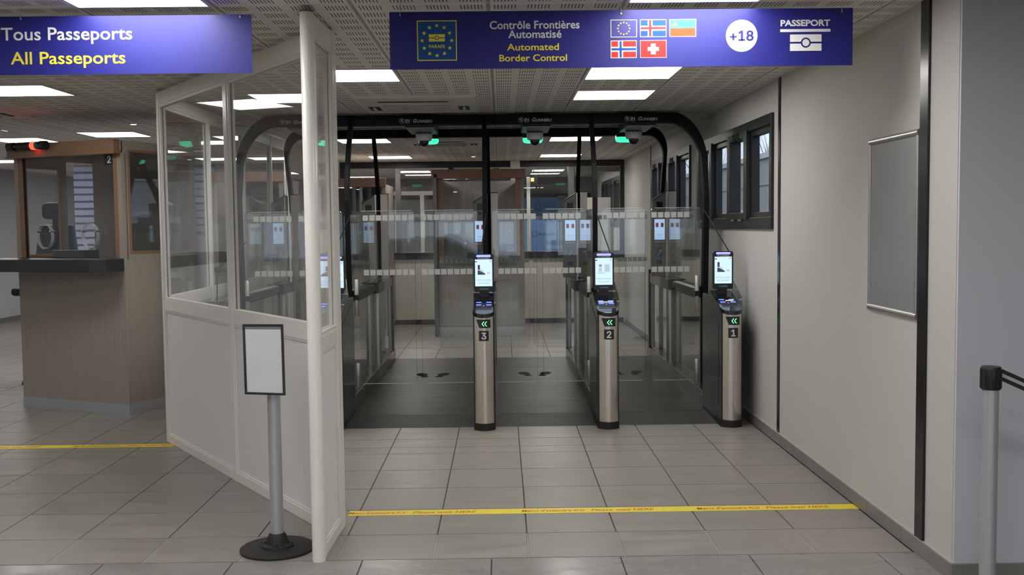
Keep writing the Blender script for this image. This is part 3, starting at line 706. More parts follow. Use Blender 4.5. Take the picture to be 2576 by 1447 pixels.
def cabinet(i):
    c = CX[i]; g = thing('gate_cabinet', (c, 8.0, 0), CABLAB[i], 'gate cabinet', 'border control gate cabinets')
    # front pedestal
    p = [(c-.07+.14*k/14, fy(-.07+.14*k/14)) for k in range(15)]+[(c+.07, 7.63), (c-.07, 7.63)]
    obj('column_front', MB().prism(p, 'z', .055, .872), 'steel', g, smooth=True)
    pb = [(c-.082, 7.64), (c-.074, 7.612)]+[(c-.07+.14*k/8, fy(-.07+.14*k/8)+.008) for k in range(9)]+[(c+.074, 7.612), (c+.082, 7.64), (c+.082, 7.8), (c-.082, 7.8)]
    obj('foot', MB().prism([(a, b-.014 if b < 7.7 else b) for a, b in pb], 'z', 0, .055), 'rubber', g, smooth=True)
    s = MB(); s.prism([(7.615, .055), (7.615, .87), (7.98, .972), (8.33, .972), (8.33, .03), (7.8, .03), (7.8, .055)], 'x', c-.08, c+.08)
    obj('housing', s, 'body_dark', g, bevel=.006)
    for sx in (-1, 1):
        q = MB().prism([(7.70, .16), (7.70, .80), (8.22, .93), (8.29, .93), (8.29, .16)], 'x', c+sx*.0805, c+sx*.0825)
        obj('side_cover', q, 'body_dark', g)
    obj('base_block', B(c-.078, c+.078, 7.8, 8.33, 0, .03), 'rubber', g)
    # top reader
    if i != 5:
        outl = [(c-.084, 8.03), (c-.084, 7.64)]+[(c-.084*math.cos(PI*k/14), 7.64-.092*math.sin(PI*k/14)) for k in range(1, 14)]+[(c+.084, 7.64), (c+.084, 8.03)]
        top = [(x, y, zt(y)) for x, y in outl]; bot = [(x, y, zt(y)-.03) for x, y in outl]
        hd = obj('reader_head', MB().loft([bot, top]), 'black_gloss', g, bevel=.003)
        def slab(xa, xb, ya, yb, h0, h1): return MB().add([(c+xa, ya, zt(ya)+h0), (c+xb, ya, zt(ya)+h0), (c+xb, yb, zt(yb)+h0), (c+xa, yb, zt(yb)+h0), (c+xa, ya, zt(ya)+h1), (c+xb, ya, zt(ya)+h1), (c+xb, yb, zt(yb)+h1), (c+xa, yb, zt(yb)+h1)],
                                                       [(0, 1, 2, 3), (4, 5, 6, 7), (0, 1, 5, 4), (1, 2, 6, 5), (2, 3, 7, 6), (3, 0, 4, 7)])
        obj('document_slot', slab(-.06, .06, 7.655, 7.725, .0002, .002), 'rubber', hd); obj('slot_rim', slab(-.064, .064, 7.648, 7.655, .0002, .003), 'frame_mid', hd)
        obj('reader_window', slab(-.06, .06, 7.757, 7.795, .0002, .0015), 'body_dark', hd)
        for ya in (7.744, 7.800):
            for xa in (-.058, .020): obj('light_strip', slab(xa, xa+.040, ya, ya+.009, .001, .004), 'blue_led', hd)
        obj('arrow_light', slab(-.006, .006, 7.726, 7.735, .001, .003), 'blue_led', hd)
        if i == 2:
            obj('glass_teeth', slab(-.058, .058, 7.775, 7.790, .0016, .003), 'white_plastic', hd); obj('glass_teeth', slab(-.055, .055, 7.755, 7.765, .0016, .003), 'alu', hd)
        if i == 1: obj('status_strip', slab(-.01, .05, 7.778, 7.785, .0016, .004), 'orange_led', hd)
        obj('side_guard', MB().prism([(8.02, .985), (7.95, 1.09), (7.93, 1.095), (7.655, .985), (7.645, .965), (7.64, .905), (7.66, .90), (7.98, .985)], 'x', c+.0845, c+.0885), 'acrylic', g, bevel=.0008)
        for (yy, zz) in ((7.72, .955), (7.95, 1.02)): obj('guard_bolt', MB().lathe([(.006, c+.080), (.006, c+.094)], yy, zz, 8, 'x'), 'silver', g)
        obj('neck', B(c-.036, c+.036, 7.94, 7.985, .97, 1.06), 'black', g)
        hs = obj('screen', MB().prism(rrect(c-.079, c+.079, 1.028, 1.325, .016), 'y', 7.915, 7.955), 'black', g, bevel=.002)
        obj('light_bar', MB().prism(rrect(c-.056, c+.056, 1.301, 1.318, .007), 'y', 7.911, 7.916), 'blue_bar', hs)
        obj('display', B(c-.067, c+.067, 7.9125, 7.9155, 1.073, 1.283), 'disp', hs)
        yy = 7.9118
        obj('maker_name', text_mb('IN GUNNEBO', width=.092, x=c+.002, y=7.914, z=1.2915), 'white_text', hs)
        obj('maker_name', text_mb('GUNNEBO', width=.068, height=.010, x=c, y=7.914, z=1.052), 'logo_glow', hs)
        tx = text_mb('Scannez votre passeport', width=.118, x=c, y=yy, z=1.121); tx.extend(text_mb('Scan your passport', width=.094, x=c, y=yy, z=1.096)); tx.box(c-.05, c+.05, yy, yy+.0002, 1.108, 1.1088)
        tx.extend(ring_mb(c+.055, yy, 1.270, .007, .009, 16)).box(c+.049, c+.061, yy, yy+.0002, 1.2695, 1.2705)
        obj('screen_text', tx, 'disp_ink', hs)
        obj('screen_badge', B(c-.066, c-.050, yy, yy+.0004, 1.262, 1.269), 'flag_blue', hs)
        if i == 2:
            d = MB(); d.box(c-.058, c+.052, yy, yy+.0002, 1.168, 1.1695).box(c-.058, c+.052, yy, yy+.0002, 1.240, 1.2415).box(c-.058, c-.0565, yy, yy+.0002, 1.168, 1.24).box(c+.0505, c+.052, yy, yy+.0002, 1.168, 1.24)
            d.box(c+.004, c+.045, yy, yy+.0002, 1.175, 1.233).box(c-.042, c-.014, yy, yy+.0002, 1.175, 1.208).box(c-.042, c-.014, yy, yy+.0002, 1.214, 1.234)
            obj('screen_picture', d, 'disp_grey', hs); obj('screen_picture', B(c-.05, c+.006, yy, yy+.0002, 1.1645, 1.1665).extend(ring_mb(c-.027, yy-.0002, 1.224, .004, .008, 14)), 'disp_dark', hs)
        else:
            d = MB().prism([(c-.047, 1.163), (c+.012, 1.163), (c+.012, 1.172), (c-.012, 1.186), (c-.034, 1.198), (c-.047, 1.198)], 'y', yy, yy+.0004)
            d.prism([(c-.046, 1.203), (c-.028, 1.201), (c-.029, 1.241), (c-.046, 1.240)], 'y', yy, yy+.0004)
            obj('screen_picture', d, 'disp_dark', hs); obj('screen_picture', MB().prism([(c-.043, 1.214), (c-.031, 1.213), (c-.032, 1.233), (c-.043, 1.232)], 'y', yy-.0003, yy), 'disp_red', hs)
            obj('screen_picture', MB().prism([(c-.030, 1.194), (c-.002, 1.178), (c+.004, 1.184), (c-.020, 1.206)], 'y', yy-.0003, yy).box(c+.026, c+.036, yy, yy+.0003, 1.168, 1.184).box(c+.039, c+.049, yy, yy+.0003, 1.166, 1.182), 'disp_grey', hs)
    if i in (1, 2, 3, 4):
        ap = obj('arrow_panel', curved_plate(c, -.055, .052, .780, .843, slant=.022), 'black_gloss', g)
        for xo in (-.006, .014):
            ch_ = MB(); L_, W_ = .018, .006; ylift = fy(xo)-.0045
            for sz in (1, -1): ch_.add([(c+xo-.008, ylift, .811), (c+xo-.008+W_, ylift, .811), (c+xo+.006+W_, ylift, .811+sz*L_), (c+xo+.006, ylift, .811+sz*L_)], [(0, 1, 2, 3)])
            obj('arrow_light', ch_, 'green_led', ap)
        npl = obj('number_plate', curved_plate(c, -.036, .038, .682, .758, n=6), 'sticker_dark', g)
        obj('numeral', text_mb(str(i), height=.048, bold=.035, x=c+.001, y=fy(.0)-.0032-.0006, z=.720), 'white_text', npl)
    # skirting base running back
    sk = obj('base_skirt', B(c-.068, c+.068, 8.33, 11.65, 0, .143), 'steel_dark', g, bevel=.0015)
    for sx in (-1, 1):
        for yy in (8.42, 8.9, 9.5, 10.1, 10.7, 11.3):
            obj('rivet', MB().lathe([(.0045, c+sx*.068), (.0035, c+sx*.0705)], yy, .115, 8, 'x'), 'silver', sk)
        obj('edge_strip', B(c+sx*.066, c+sx*.0695, 8.33, 11.65, .138, .1465), 'steel_plain', sk)
    # side glazing, hinges, door leaves, rail
    xg = c+.004
    pg = obj('side_glass', MB().prism(rrect(8.87, 10.58, 1.0, 1.68, .03, corners=(1, 1, 0, 0)), 'x', xg-.004, xg+.004), 'glass_door', g)
    obj('side_glass', B(xg-.004, xg+.004, 8.87, 10.14, .143, .892), 'glass_door', g)
    obj('glass_rim', B(xg-.0042, xg+.0042, 8.90, 10.55, 1.677, 1.681), 'edge_bright', pg)
    obj('rear_glass', B(xg-.004, xg+.004, 10.26, 11.36, .143, .885), 'glass_door', g)
    for sx in (-1, 1):
        hx = c+sx*.044
        has = (sx == -1 and i <= 4) or (sx == 1 and i >= 2)
        if not has: continue
        for (hy, hz) in ((8.755, ((.775, 1.095), (.158, .365))),):
            for a, b in hz: obj('hinge_post', MB().lathe([(.017, a), (.0195, a+.004), (.0195, b-.004), (.017, b)], hx, hy, 20), 'steel_plain', g, smooth=True)
        obj('hinge_block', B(hx-.020, hx+.024, 8.735, 8.86, .915, .962), 'black', g, bevel=.003)
        if sx == 1: other = (CX[i]+CX[i-1])/2
        else: other = (CX[i]+CX[i+1])/2
        for yd in (8.755, 11.30):
            ha = hx+(-.021 if sx == -1 else .021); hb = other-(-.026 if sx == -1 else .026)
            xa, xb = min(ha, hb), max(ha, hb)
            inner = hb
            crn = (1, 1, 1, 1)
            lf = obj('door_leaf', MB().prism(rrect(xa, xb, .185, 1.683, .03, corners=crn), 'y', yd-.005, yd+.005), 'glass_door', g)
            obj('leaf_edge', B(xa+.03, xb-.03, yd-.0052, yd+.0052, .184, .188), 'edge_bright', lf); obj('leaf_edge', B(xa+.03, xb-.03, yd-.0052, yd+.0052, 1.680, 1.684), 'edge_bright', lf)
            obj('leaf_edge', B(inner-.0008, inner+.0008, yd-.0052, yd+.0052, .215, 1.653), 'glass_edge', lf)
            for zc in (1.598, 1.128):
                fr = MB(); k = 0
                while True:
                    d0 = k*.0560+.004
                    x0_, x1_ = (inner+d0, inner+d0+.0465) if sx == -1 else (inner-d0-.0465, inner-d0)
                    if x0_ < xa or x1_ > xb: break
                    fr.box(x0_, x1_, yd-.0065, yd-.0055, zc, zc+.0475); k += 1
                obj('frosted_strip', fr, 'frost', lf, kind='stuff')
        obj('rear_hinge', MB().lathe([(.019, .158), (.0195, 1.09)], hx, 11.30, 16), 'steel_plain', g, smooth=True)
    # dark rail along the top of the cabinet
    rp = [(c-.05, .905), (c-.042, .893), (c+.042, .893), (c+.05, .905), (c+.05, .975), (c+.035, .992), (c-.035, .992), (c-.05, .975)]
    rl = obj('top_rail', MB().loft([[(x, 8.84, z) for x, z in rp], [(x, 9.80, z) for x, z in rp], [(x, 10.0, .95+(z-.95)*.6) for x, z in rp]]), 'frame_dark', g)
    for zz in (.915, .965):
        for sx in (-1, 1): obj('groove', B(c+sx*.0502-.0008, c+sx*.0502+.0008, 8.86, 9.78, zz, zz+.003), 'frame_mid', rl)
    for sx in (-1, 1):
        xx = c+.005+sx*.0405
        obj('column', MB().lathe([(.0385, .143), (.0395, .150), (.0395, .885)], xx, 10.2, 24), 'steel_round', g, smooth=True)
    obj('counter_box', B(c-.078, c+.078, 10.55, 11.3, .885, .985), 'kiosk_panel', g, bevel=.002)
    obj('counter_box', B(c-.078, c+.078, 10.06, 10.55, .885, .985), 'frame_dark', g, bevel=.002)
    obj('counter_top', B(c-.085, c+.095, 10.02, 11.33, .985, .993), 'black_gloss', g, bevel=.002)
    obj('rear_post', B(c-.078, c-.040, 11.36, 11.44, .143, 1.03), 'frame_dark', g, bevel=.004); obj('rear_post', B(c+.040, c+.078, 11.36, 11.44, .143, 1.03), 'frame_dark', g, bevel=.004)
    # tall screen housing
    k0, k1, ky = c-.148, c-.012, 10.60
    ks = obj('face_housing', MB().prism([(k0, .993), (k1, .993), (k1, 1.872), (k0, 1.785)], 'y', ky, ky+.14), 'kiosk_grey', g, bevel=.003)
    obj('sloping_cap', MB().prism([(k0-.003, 1.785), (k1+.003, 1.874), (k1+.003, 1.882), (k0-.003, 1.793)], 'y', ky-.006, ky+.145), 'black', ks)
    obj('display', B(k0+.016, k1-.012, ky-.004, ky-.001, 1.378, 1.592), 'disp_far', ks)
    kc = (k0+k1)/2+.002; dd = MB()
    for sx in (-1, 1): dd.box(kc+sx*.027-.014, kc+sx*.027+.014, ky-.0046, ky-.0042, 1.508, 1.552)
    obj('passport_icons', dd, 'disp_red', ks)
    tt = text_mb('Passeport biométrique', width=.094, x=kc, y=ky-.0046, z=1.432); tt.extend(text_mb('uniquement', width=.05, x=kc, y=ky-.0046, z=1.419)); tt.extend(text_mb('Biometric passport only', width=.098, x=kc, y=ky-.0046, z=1.394)).box(kc-.045, kc+.045, ky-.0046, ky-.0044, 1.406, 1.4068)
    obj('screen_text', tt, 'disp_ink', ks)
    obj('camera_window', B(kc-.032, kc+.033, ky-.004, ky-.001, 1.707, 1.772), 'black_gloss', ks)
    for sx in (-1, 1): obj('light_column', B(kc+sx*.047-.006, kc+sx*.047+.006, ky-.003, ky-.001, 1.665, 1.772), 'frame_mid', ks)
    obj('lens', MB().lathe([(.015, ky-.006), (.016, ky-.001)], kc, 1.673, 16, 'y'), 'black', ks)
    obj('name_strip', B(kc-.05, kc+.05, ky-.002, ky-.001, 1.349, 1.366), 'kiosk_panel', ks); obj('maker_name', text_mb('IN GUNNEBO', width=.078, x=kc, y=ky-.0025, z=1.3575), 'sticker_dark', ks)
    obj('hearing_loop_sign', B(kc-.034, kc+.034, ky-.002, ky-.001, 1.200, 1.292), 'sticker_blue', ks)
    ear = MB(); ear.add([(kc-.022, ky-.0025, 1.210), (kc-.014, ky-.0025, 1.208), (kc+.022, ky-.0025, 1.276), (kc+.014, ky-.0025, 1.281)], [(0, 1, 2, 3)])
    for k in range(9):
        a0, a1 = -.6+k*.33, -.6+(k+1)*.33; r0, r1 = .016, .022
        ear.add([(kc+.002+r0*math.cos(a0), ky-.0025, 1.250+r0*math.sin(a0)), (kc+.002+r1*math.cos(a0), ky-.0025, 1.250+r1*math.sin(a0)), (kc+.002+r1*math.cos(a1), ky-.0025, 1.250+r1*math.sin(a1)), (kc+.002+r0*math.cos(a1), ky-.0025, 1.250+r0*math.sin(a1))], [(0, 1, 2, 3)])
    obj('ear_symbol', ear, 'grey_text', ks)
    obj('card_slot', B(kc-.028, kc+.028, ky-.003, ky-.001, 1.118, 1.158), 'black', ks)
    obj('corner_strip', B(k1, k1+.012, ky+.005, ky+.135, .993, 1.876), 'steel_plain', g)
    obj('rear_housing', B(c+.034, c+.110, 10.70, 10.82, .993, 1.885), 'kiosk_panel', g, bevel=.002)
    obj('rear_housing_cap', B(c+.032, c+.112, 10.695, 10.825, 1.885, 1.893), 'black', g)
    if i != 5: obj('support_rod', MB().tube([(c+.012, 8.74, 1.665), (c+.055 if i < 3 else c-.02, 7.95, 1.32)], .0052, 8), 'rubber', g, smooth=True)
    else: obj('support_rod', MB().tube([(c+.04, 8.74, 1.42), (c-.0, 8.0, 1.22), (c-.0, 7.98, .97)], .0052, 8), 'rubber', g, smooth=True)
    return g
for i in (1, 2, 3, 4, 5): cabinet(i)
# ---------------------------------------------------------------- arches
def arch(name, label, xl, xr, ztop, zbot, leg_t, rx, rz, irx, irz, depth, ypath, zfoot, legs, ytop):
    a = thing(name, ((xl+xr)/2, ytop, 0), label, 'gate arch')
    def yf(z):
        for (za, ya), (zb, yb) in zip(ypath, ypath[1:]):
            if z <= zb or (zb, yb) == ypath[-1]:
                t = max(0, min(1, (z-za)/(zb-za))); t = t*t*(3-2*t) if zb < 2.3 else t**1.7; return ya+(yb-ya)*t
    st = []
    N = 14
    def side(xo, s):
        pts = []
        for k in range(7):
            z = zfoot+(ztop-rz-zfoot)*k/6; pts.append(((xo, z), (xo-s*leg_t, min(z, zbot-irz))))
        for k in range(1, N+1):
            t = PI/2*k/N
            pts.append(((xo-s*rx*(1-math.cos(t)), ztop-rz+rz*math.sin(t)), (xo-s*leg_t-s*irx*(1-math.cos(t)), zbot-irz+irz*math.sin(t))))
        return pts
    L_ = side(xr, 1); R2 = side(xl, -1)
    path = L_+R2[::-1]
    rings = []
    for (o_, i_) in path:
        y = yf((o_[1]+i_[1])/2); rings.append([(o_[0], y, o_[1]), (o_[0], y+depth, o_[1]), (i_[0], y+depth, i_[1]), (i_[0], y, i_[1])])
    obj('frame', MB().loft(rings), 'arch_black', a, bevel=.004)
    for lx in legs:
        rr = []
        for k in range(17):
            z = zfoot+(ztop-.012-zfoot)*k/16; y = yf(z)-.012; t_ = .021
            rr.append([(lx-t_, y, z), (lx+t_, y, z), (lx+t_*.8, y+depth*.8, z), (lx-t_*.8, y+depth*.8, z)])
        obj('leg', MB().loft(rr), 'arch_black', a, bevel=.004)
    return a
a1 = arch('gate_arch', 'front black gate arch with four printed maker names', CX[5]-.035, CX[1]+.055, 2.530, 2.439, .045, .25, .42, .23, .36, .10, ((.14, 8.80), (1.8, 8.71), (2.46, 9.04)), .143, [CX[2]+.008, CX[3]+.004, CX[4]-.016], 8.8)
for k in (1, 2, 3, 4):
    x = LANE[k]; y = 9.018; z = 2.472
    lg = obj('maker_emblem', ring_mb(x-.143, y, z+.002, .021, .0235, 24), 'grey_text', a1)
    sw = MB()
    for (zz, x0_, x1_, sg) in ((.010, -.016, .014, 1), (.002, -.013, .010, -1), (-.008, -.008, .015, 1)):
        sw.add([(x-.143+x0_, y, z+zz-.002), (x-.143+x1_, y, z+zz+.001*sg), (x-.143+x1_-.003, y, z+zz+.006), (x-.143+x0_+.004, y, z+zz+.004)], [(0, 1, 2, 3)])
    obj('emblem_swirl', sw, 'grey_text', a1)
    obj('lettering', text_mb('IN', height=.030, bold=.045, x=x-.093, y=y, z=z+.003).extend(text_mb('GROUPE', width=.04, x=x-.093, y=y, z=z-.018)), 'grey_text', a1)
    obj('divider', B(x-.0565, x-.0555, y, y+.0004, z-.02, z+.022), 'frame_mid', a1)
    obj('lettering', text_mb('G', height=.034, bold=.045, shear=.22, x=x-.028, y=y, z=z+.002).extend(text_mb('UNNEBO', width=.135, height=.026, bold=.045, shear=.22, x=x+.058, y=y, z=z-.002)), 'grey_text', a1)
a2 = arch('gate_arch', 'rear black gate arch behind the dome cameras', CX[5]+.01, CX[1]-.005, 2.530, 2.448, .04, .19, .26, .18, .23, .09, ((1.5, 10.79), (2.48, 10.40)), 1.0, [CX[2]+.012, CX[3]+.012, CX[4]+.012], 10.6)
for k in (1, 2, 3, 4):
    x = LANE[k]
    d = thing('dome_camera', (x, 9.68, 2.5), 'white dome camera with black lens over lane %s' % NAMES[k], 'camera', 'dome cameras between the arches')
    obj('bracket', MB().box(x-.13, x+.13, 9.16, 9.80, 2.432, 2.525), 'frame_dark', d, bevel=.002)
    obj('bracket_plate', B(x-.125, x+.125, 9.17, 9.79, 2.424, 2.432), 'frame_mid', d)
    obj('mount', MB().lathe([(.076, 2.424), (.076, 2.418)], x, 9.68, 28), 'black', d, smooth=True)
    obj('shell', MB().lathe([(.074, 2.418), (.080, 2.415), (.077, 2.375), (.068, 2.352), (.05, 2.350)], x, 9.68, 32), 'white_plastic', d, smooth=True)
    for sx in (-1, 1): obj('screw', MB().lathe([(.004, 9.599), (.004, 9.604)], x+sx*.018, 2.41, 8, 'y'), 'black', d)
    obj('dome', MB().lathe([(.048, 2.352)]+[(.047*math.cos(t), 2.348-.05*math.sin(t)) for t in [PI/2*q/8 for q in range(8)]]+[(.001, 2.298)], x, 9.68, 28), 'black_gloss', d, smooth=True)
    gl = thing('green_lamp', (x, 10.28, 2.42), 'glowing green lane lamp under the rear arch over lane %s' % NAMES[k], 'lamp', 'green lane lamps')
    obj('housing', MB().prism(rrect(x-.10, x+.10, 10.22, 10.36, .02), 'z', 2.418, 2.462), 'black', gl, bevel=.003)
    obj('lens', MB().loft([[(x+(u-x)*s_, 10.29+(v_-10.29)*s_, z) for u, v_ in rrect(x-.10, x+.10, 10.22, 10.36, .03)] for s_, z in ((1, 2.418), (1, 2.395), (.88, 2.376), (.6, 2.370))]), 'green_light', gl, smooth=True)
    obj('support_strip', B(x-.05, x+.05, 10.30, 10.47, 2.444, 2.462), 'frame_dark', gl)
# ================================================================ hanging signs
YS = 4.63; SC = 4.63/4.6
def sx_(x): return x*SC
def sz_(z): return CAMH+(z-CAMH)*SC
def hook(root, x):
    x = sx_(x)
    obj('hook', MB().tube([(x, YS-.003, sz_(2.489)), (x, YS-.006, sz_(2.495)), (x, YS-.002, sz_(2.502)), (x+.001, YS+.003, CEIL)], .0016, 6), 'silver', root, smooth=True)
    obj('eyelet', MB().lathe([(.004, YS-.005), (.004, YS)], x, sz_(2.489), 10, 'y'), 'silver', root)
def flag(root, x0, x1, z0, z1, kind):
    x0, x1, z0, z1 = sx_(x0), sx_(x1), sz_(z0), sz_(z1); y = YS-.0010; w_, h = x1-x0, z1-z0; b = .003
    fr = obj('flag', B(x0, x1, y, YS, z0, z1), 'flag_white', root)
    def R(a, c_, d, e, m_, dy=.0006): obj('flag_field', B(x0+a*w_, x0+c_*w_, y-dy, y-dy+.0003, z0+d*h, z0+e*h), m_, fr)
    def cross(fc, cc, oc, t1, t2):
        cxp = .38
        R(.025, .975, .035, .965, fc, .0003)
        R(.025, .975, .5-t1, .5+t1, oc, .0006); R(cxp-t1*.66, cxp+t1*.66, .035, .5-t1, oc, .0006); R(cxp-t1*.66, cxp+t1*.66, .5+t1, .965, oc, .0006)
        R(.025, .975, .5-t2, .5+t2, cc, .0009); R(cxp-t2*.66, cxp+t2*.66, .035, .5-t2, cc, .0009); R(cxp-t2*.66, cxp+t2*.66, .5+t2, .965, cc, .0009)
    if kind == 'eu':
        R(.025, .975, .035, .965, 'eu_blue', .0003); st = MB()
        for k in range(12): a = k*PI/6; st.extend(star_mb((x0+x1)/2+.0265*math.cos(a), y-.0008, (z0+z1)/2+.0265*math.sin(a), .0052))
        obj('stars', st, 'yellow', fr)
    elif kind == 'is': cross('flag_blue', 'flag_red', 'flag_white', .14, .065)
    elif kind == 'no': cross('flag_red', 'flag_blue', 'flag_white', .14, .065)
    elif kind == 'li':
        R(.025, .975, .5, .965, 'flag_sky'); R(.025, .975, .035, .5, 'flag_orange')
        cr = MB(); cx_, cz_ = x0+.2*w_, z0+.70*h
        cr.prism([(cx_-.010, cz_-.006), (cx_+.010, cz_-.006), (cx_+.013, cz_+.004), (cx_+.006, cz_+.002), (cx_, cz_+.009), (cx_-.006, cz_+.002), (cx_-.013, cz_+.004)], 'y', y-.0012, y-.0008)
        obj('crown', cr, 'yellow', fr)
    elif kind == 'ch':
        R(.015, .985, .025, .975, 'flag_red'); R(.41, .59, .2, .39, 'flag_white', .0009); R(.41, .59, .61, .8, 'flag_white', .0009); R(.29, .71, .39, .61, 'flag_white', .0009)
def passport_icon(root, x0, x1, z0, z1, m_, bgm):
    y = YS-.0024; zc = (z0+z1)/2; xc_ = (x0+x1)/2; h = z1-z0
    ic = obj('passport_symbol', B(x0, x1, y, y+.0005, zc+h*.055, z1).box(x0, x1, y, y+.0005, z0, zc-h*.055), m_, root)
    obj('symbol_ring', disc_mb(xc_, y-.0004, zc, h*.31, 32, .0003), bgm, ic); obj('symbol_disc', disc_mb(xc_, y-.0008, zc, h*.215, 32, .0003), m_, ic)
sg = thing('hanging_sign', (sx_(.55), YS, 2.37), 'long blue hanging sign with flags reading Automated Border Control', 'sign')
obj('board', B(sx_(-.488), sx_(1.59), YS, YS+.004, sz_(2.251), sz_(2.505)), 'sign_blue', sg)
for x in (-.439, .548, 1.539): hook(sg, x)
lg = obj('programme_logo', B(sx_(-.366), sx_(-.188), YS-.0010, YS, sz_(2.288), sz_(2.466)), 'yellow_text', sg)
obj('logo_field', B(sx_(-.3615), sx_(-.1925), YS-.0016, YS-.0011, sz_(2.2925), sz_(2.4615)), 'logo_blue', lg)
st = MB(); lcx, lcz = sx_(-.277), sz_(2.377)
for k in range(12): a = k*PI/6; st.extend(star_mb(lcx+.0665*math.sin(a), YS-.0022, lcz+.0665*math.cos(a), .0105))
obj('stars', st, 'yellow_text', lg); obj('lettering', text_mb('PARAFE', width=.072, bold=.012, x=lcx, y=YS-.0022, z=sz_(2.351)), 'yellow_text', lg)
passport_icon(lg, lcx-.036, lcx+.036, sz_(2.373), sz_(2.405), 'yellow_text', 'logo_blue')
for o in [q for q in bpy.data.objects if q.name.startswith('symbol_') or q.name.startswith('passport_symbol')]:
    pass
T2 = lambda s, xa, xb, z, h, m_, root, **k: obj('lettering', text_mb(s, width=sx_(xb)-sx_(xa), height=h, bold=.022, x=(sx_(xa)+sx_(xb))/2, y=YS-.0012, z=sz_(z), **k), m_, root)
T2('Contrôle Frontières', -.040, .362, 2.443, .037, 'white_text', sg)
T2('Automatisé', .042, .281, 2.402, .036, 'white_text', sg)
T2('Automated', .036, .269, 2.345, .031, 'yellow_text', sg)
T2('Border Control', .001, .305, 2.297, .031, 'yellow_text', sg)
flag(sg, .501, .619, 2.384, 2.462, 'eu'); flag(sg, .633, .752, 2.384, 2.462, 'is'); flag(sg, .765, .885, 2.384, 2.462, 'li')
flag(sg, .501, .618, 2.292, 2.370, 'no'); flag(sg, .633, .752, 2.292, 2.370, 'ch')
ag = obj('age_disc', disc_mb(sx_(1.0895), YS-.0010, sz_(2.386), .0715, 48), 'flag_white', sg)
obj('lettering', text_mb('+18', width=.104, bold=.035, x=sx_(1.0895), y=YS-.0016, z=sz_(2.386)), 'sign_blue', ag)
obj('lettering', text_mb('PASSEPORT', width=.225, height=.029, bold=.045, x=sx_(1.376), y=YS-.0012, z=sz_(2.440)), 'white_text', sg)
obj('rule', B(sx_(1.263), sx_(1.489), YS-.001, YS, sz_(2.4005), sz_(2.413)), 'white_text', sg)
passport_icon(sg, sx_(1.307), sx_(1.449), sz_(2.316), sz_(2.389), 'white_text', 'sign_blue')
s2 = thing('hanging_sign', (sx_(-1.9), YS, 2.37), 'blue hanging sign reading All Passeports over the staffed booth', 'sign')
obj('board', B(sx_(-2.75), sx_(-1.103), YS, YS+.004, sz_(2.243), sz_(2.500)), 'sign_blue', s2)
for x in (-1.152, -2.125): hook(s2, x)
obj('lettering', text_mb('Tous Passeports', width=sx_(-1.634)-sx_(-2.216), height=.075, bold=.016, x=sx_(-1.925), y=YS-.001, z=sz_(2.414)), 'white_text', s2)
obj('lettering', text_mb('All Passeports', width=sx_(-1.668)-sx_(-2.178), height=.073, bold=.016, x=sx_(-1.923), y=YS-.001, z=sz_(2.308)), 'yellow_text', s2)
# ================================================================ white glazed screen
ps = thing('glazed_screen', (-.87, 4.66, 0), 'white framed glazed screen angled between the booth and the gates', 'partition', rz=0)
def section(p0, p1, us, label_end=True, post0=False, zt_=2.52, lowpanels=True):
    p0 = Vector((*p0, 0)); p1 = Vector((*p1, 0)); d = (p1-p0).normalized(); nrm = Vector((-d.y, d.x, 0)); L_ = (p1-p0).length
    def lb(u0, u1, t0, t1, z0, z1):
        m_ = MB(); v = []
        for z in (z0, z1):
            for t in (t0, t1):
                for u in (u0, u1): q = p0+d*u+nrm*t; v.append((q.x, q.y, z))
        return m_.add(v, [(0, 2, 3, 1), (4, 5, 7, 6), (0, 1, 5, 4), (2, 6, 7, 3), (0, 4, 6, 2), (1, 3, 7, 5)])
    t = .0225
    obj('bottom_rail', lb(0, L_, -t, t, 0, .06), 'part_white', ps, bevel=.003)
    obj('middle_rail', lb(0, L_, -t, t, .965, 1.04), 'part_white', ps, bevel=.003)
    obj('top_rail', lb(0, L_, -t, t, 2.43, zt_), 'part_white', ps, bevel=.003)
    for a, b in us:
        obj('post', lb(a, b, -t-.003, t+.003, 0, zt_), 'part_white', ps, bevel=.004)
    for (a, b), (c_, e) in zip(us, us[1:]):
        u0, u1 = b, c_
        obj('lower_panel', lb(u0, u1, -.010, .010, .06, .965), 'part_panel', ps)
        bd = MB()
        for s in (-1, 1):
            ta, tb = (s*.010, s*.018) if s > 0 else (s*.018, s*.010)
            for args in ((u0, u1, .06, .072), (u0, u1, .953, .965)): bd.extend(lb(args[0], args[1], ta, tb, args[2], args[3]))
            for args in ((u0, u0+.012), (u1-.012, u1)): bd.extend(lb(args[0], args[1], ta, tb, .072, .953))
        obj('panel_bead', bd, 'part_white', ps, bevel=.002)
        obj('pane', lb(u0, u1, -.003, .003, 1.04, 2.43), 'glass', ps)
        bd = MB()
        for s in (-1, 1):
            ta, tb = (s*.004, s*.020) if s > 0 else (s*.020, s*.004)
            for args in ((u0, u1, 1.04, 1.06), (u0, u1, 2.41, 2.43)): bd.extend(lb(args[0], args[1], ta, tb, args[2], args[3]))
            for args in ((u0, u0+.02), (u1-.02, u1)): bd.extend(lb(args[0], args[1], ta, tb, 1.06, 2.41))
        obj('glazing_bead', bd, 'part_white', ps, bevel=.002)
A_ = (-.865, 4.655); P_ = (-2.438, 7.356)
section((-.868, 5.05), P_, [(.0, .05), (1.325, 1.385), (2.735, 2.787)])
section(A_, (-.85, 5.20), [(.02, .05), (.44, .485), (.492, .54)])
section(P_, (-2.44, 11.7), [(.0, .03), (1.13, 1.18), (2.27, 2.32), (3.41, 3.46), (4.29, 4.34)])
obj('round_post', MB().lathe([(.031, 0), (.031, 2.52), (.029, 2.523)], A_[0], A_[1]-.012, 28), 'part_white', ps, smooth=True)
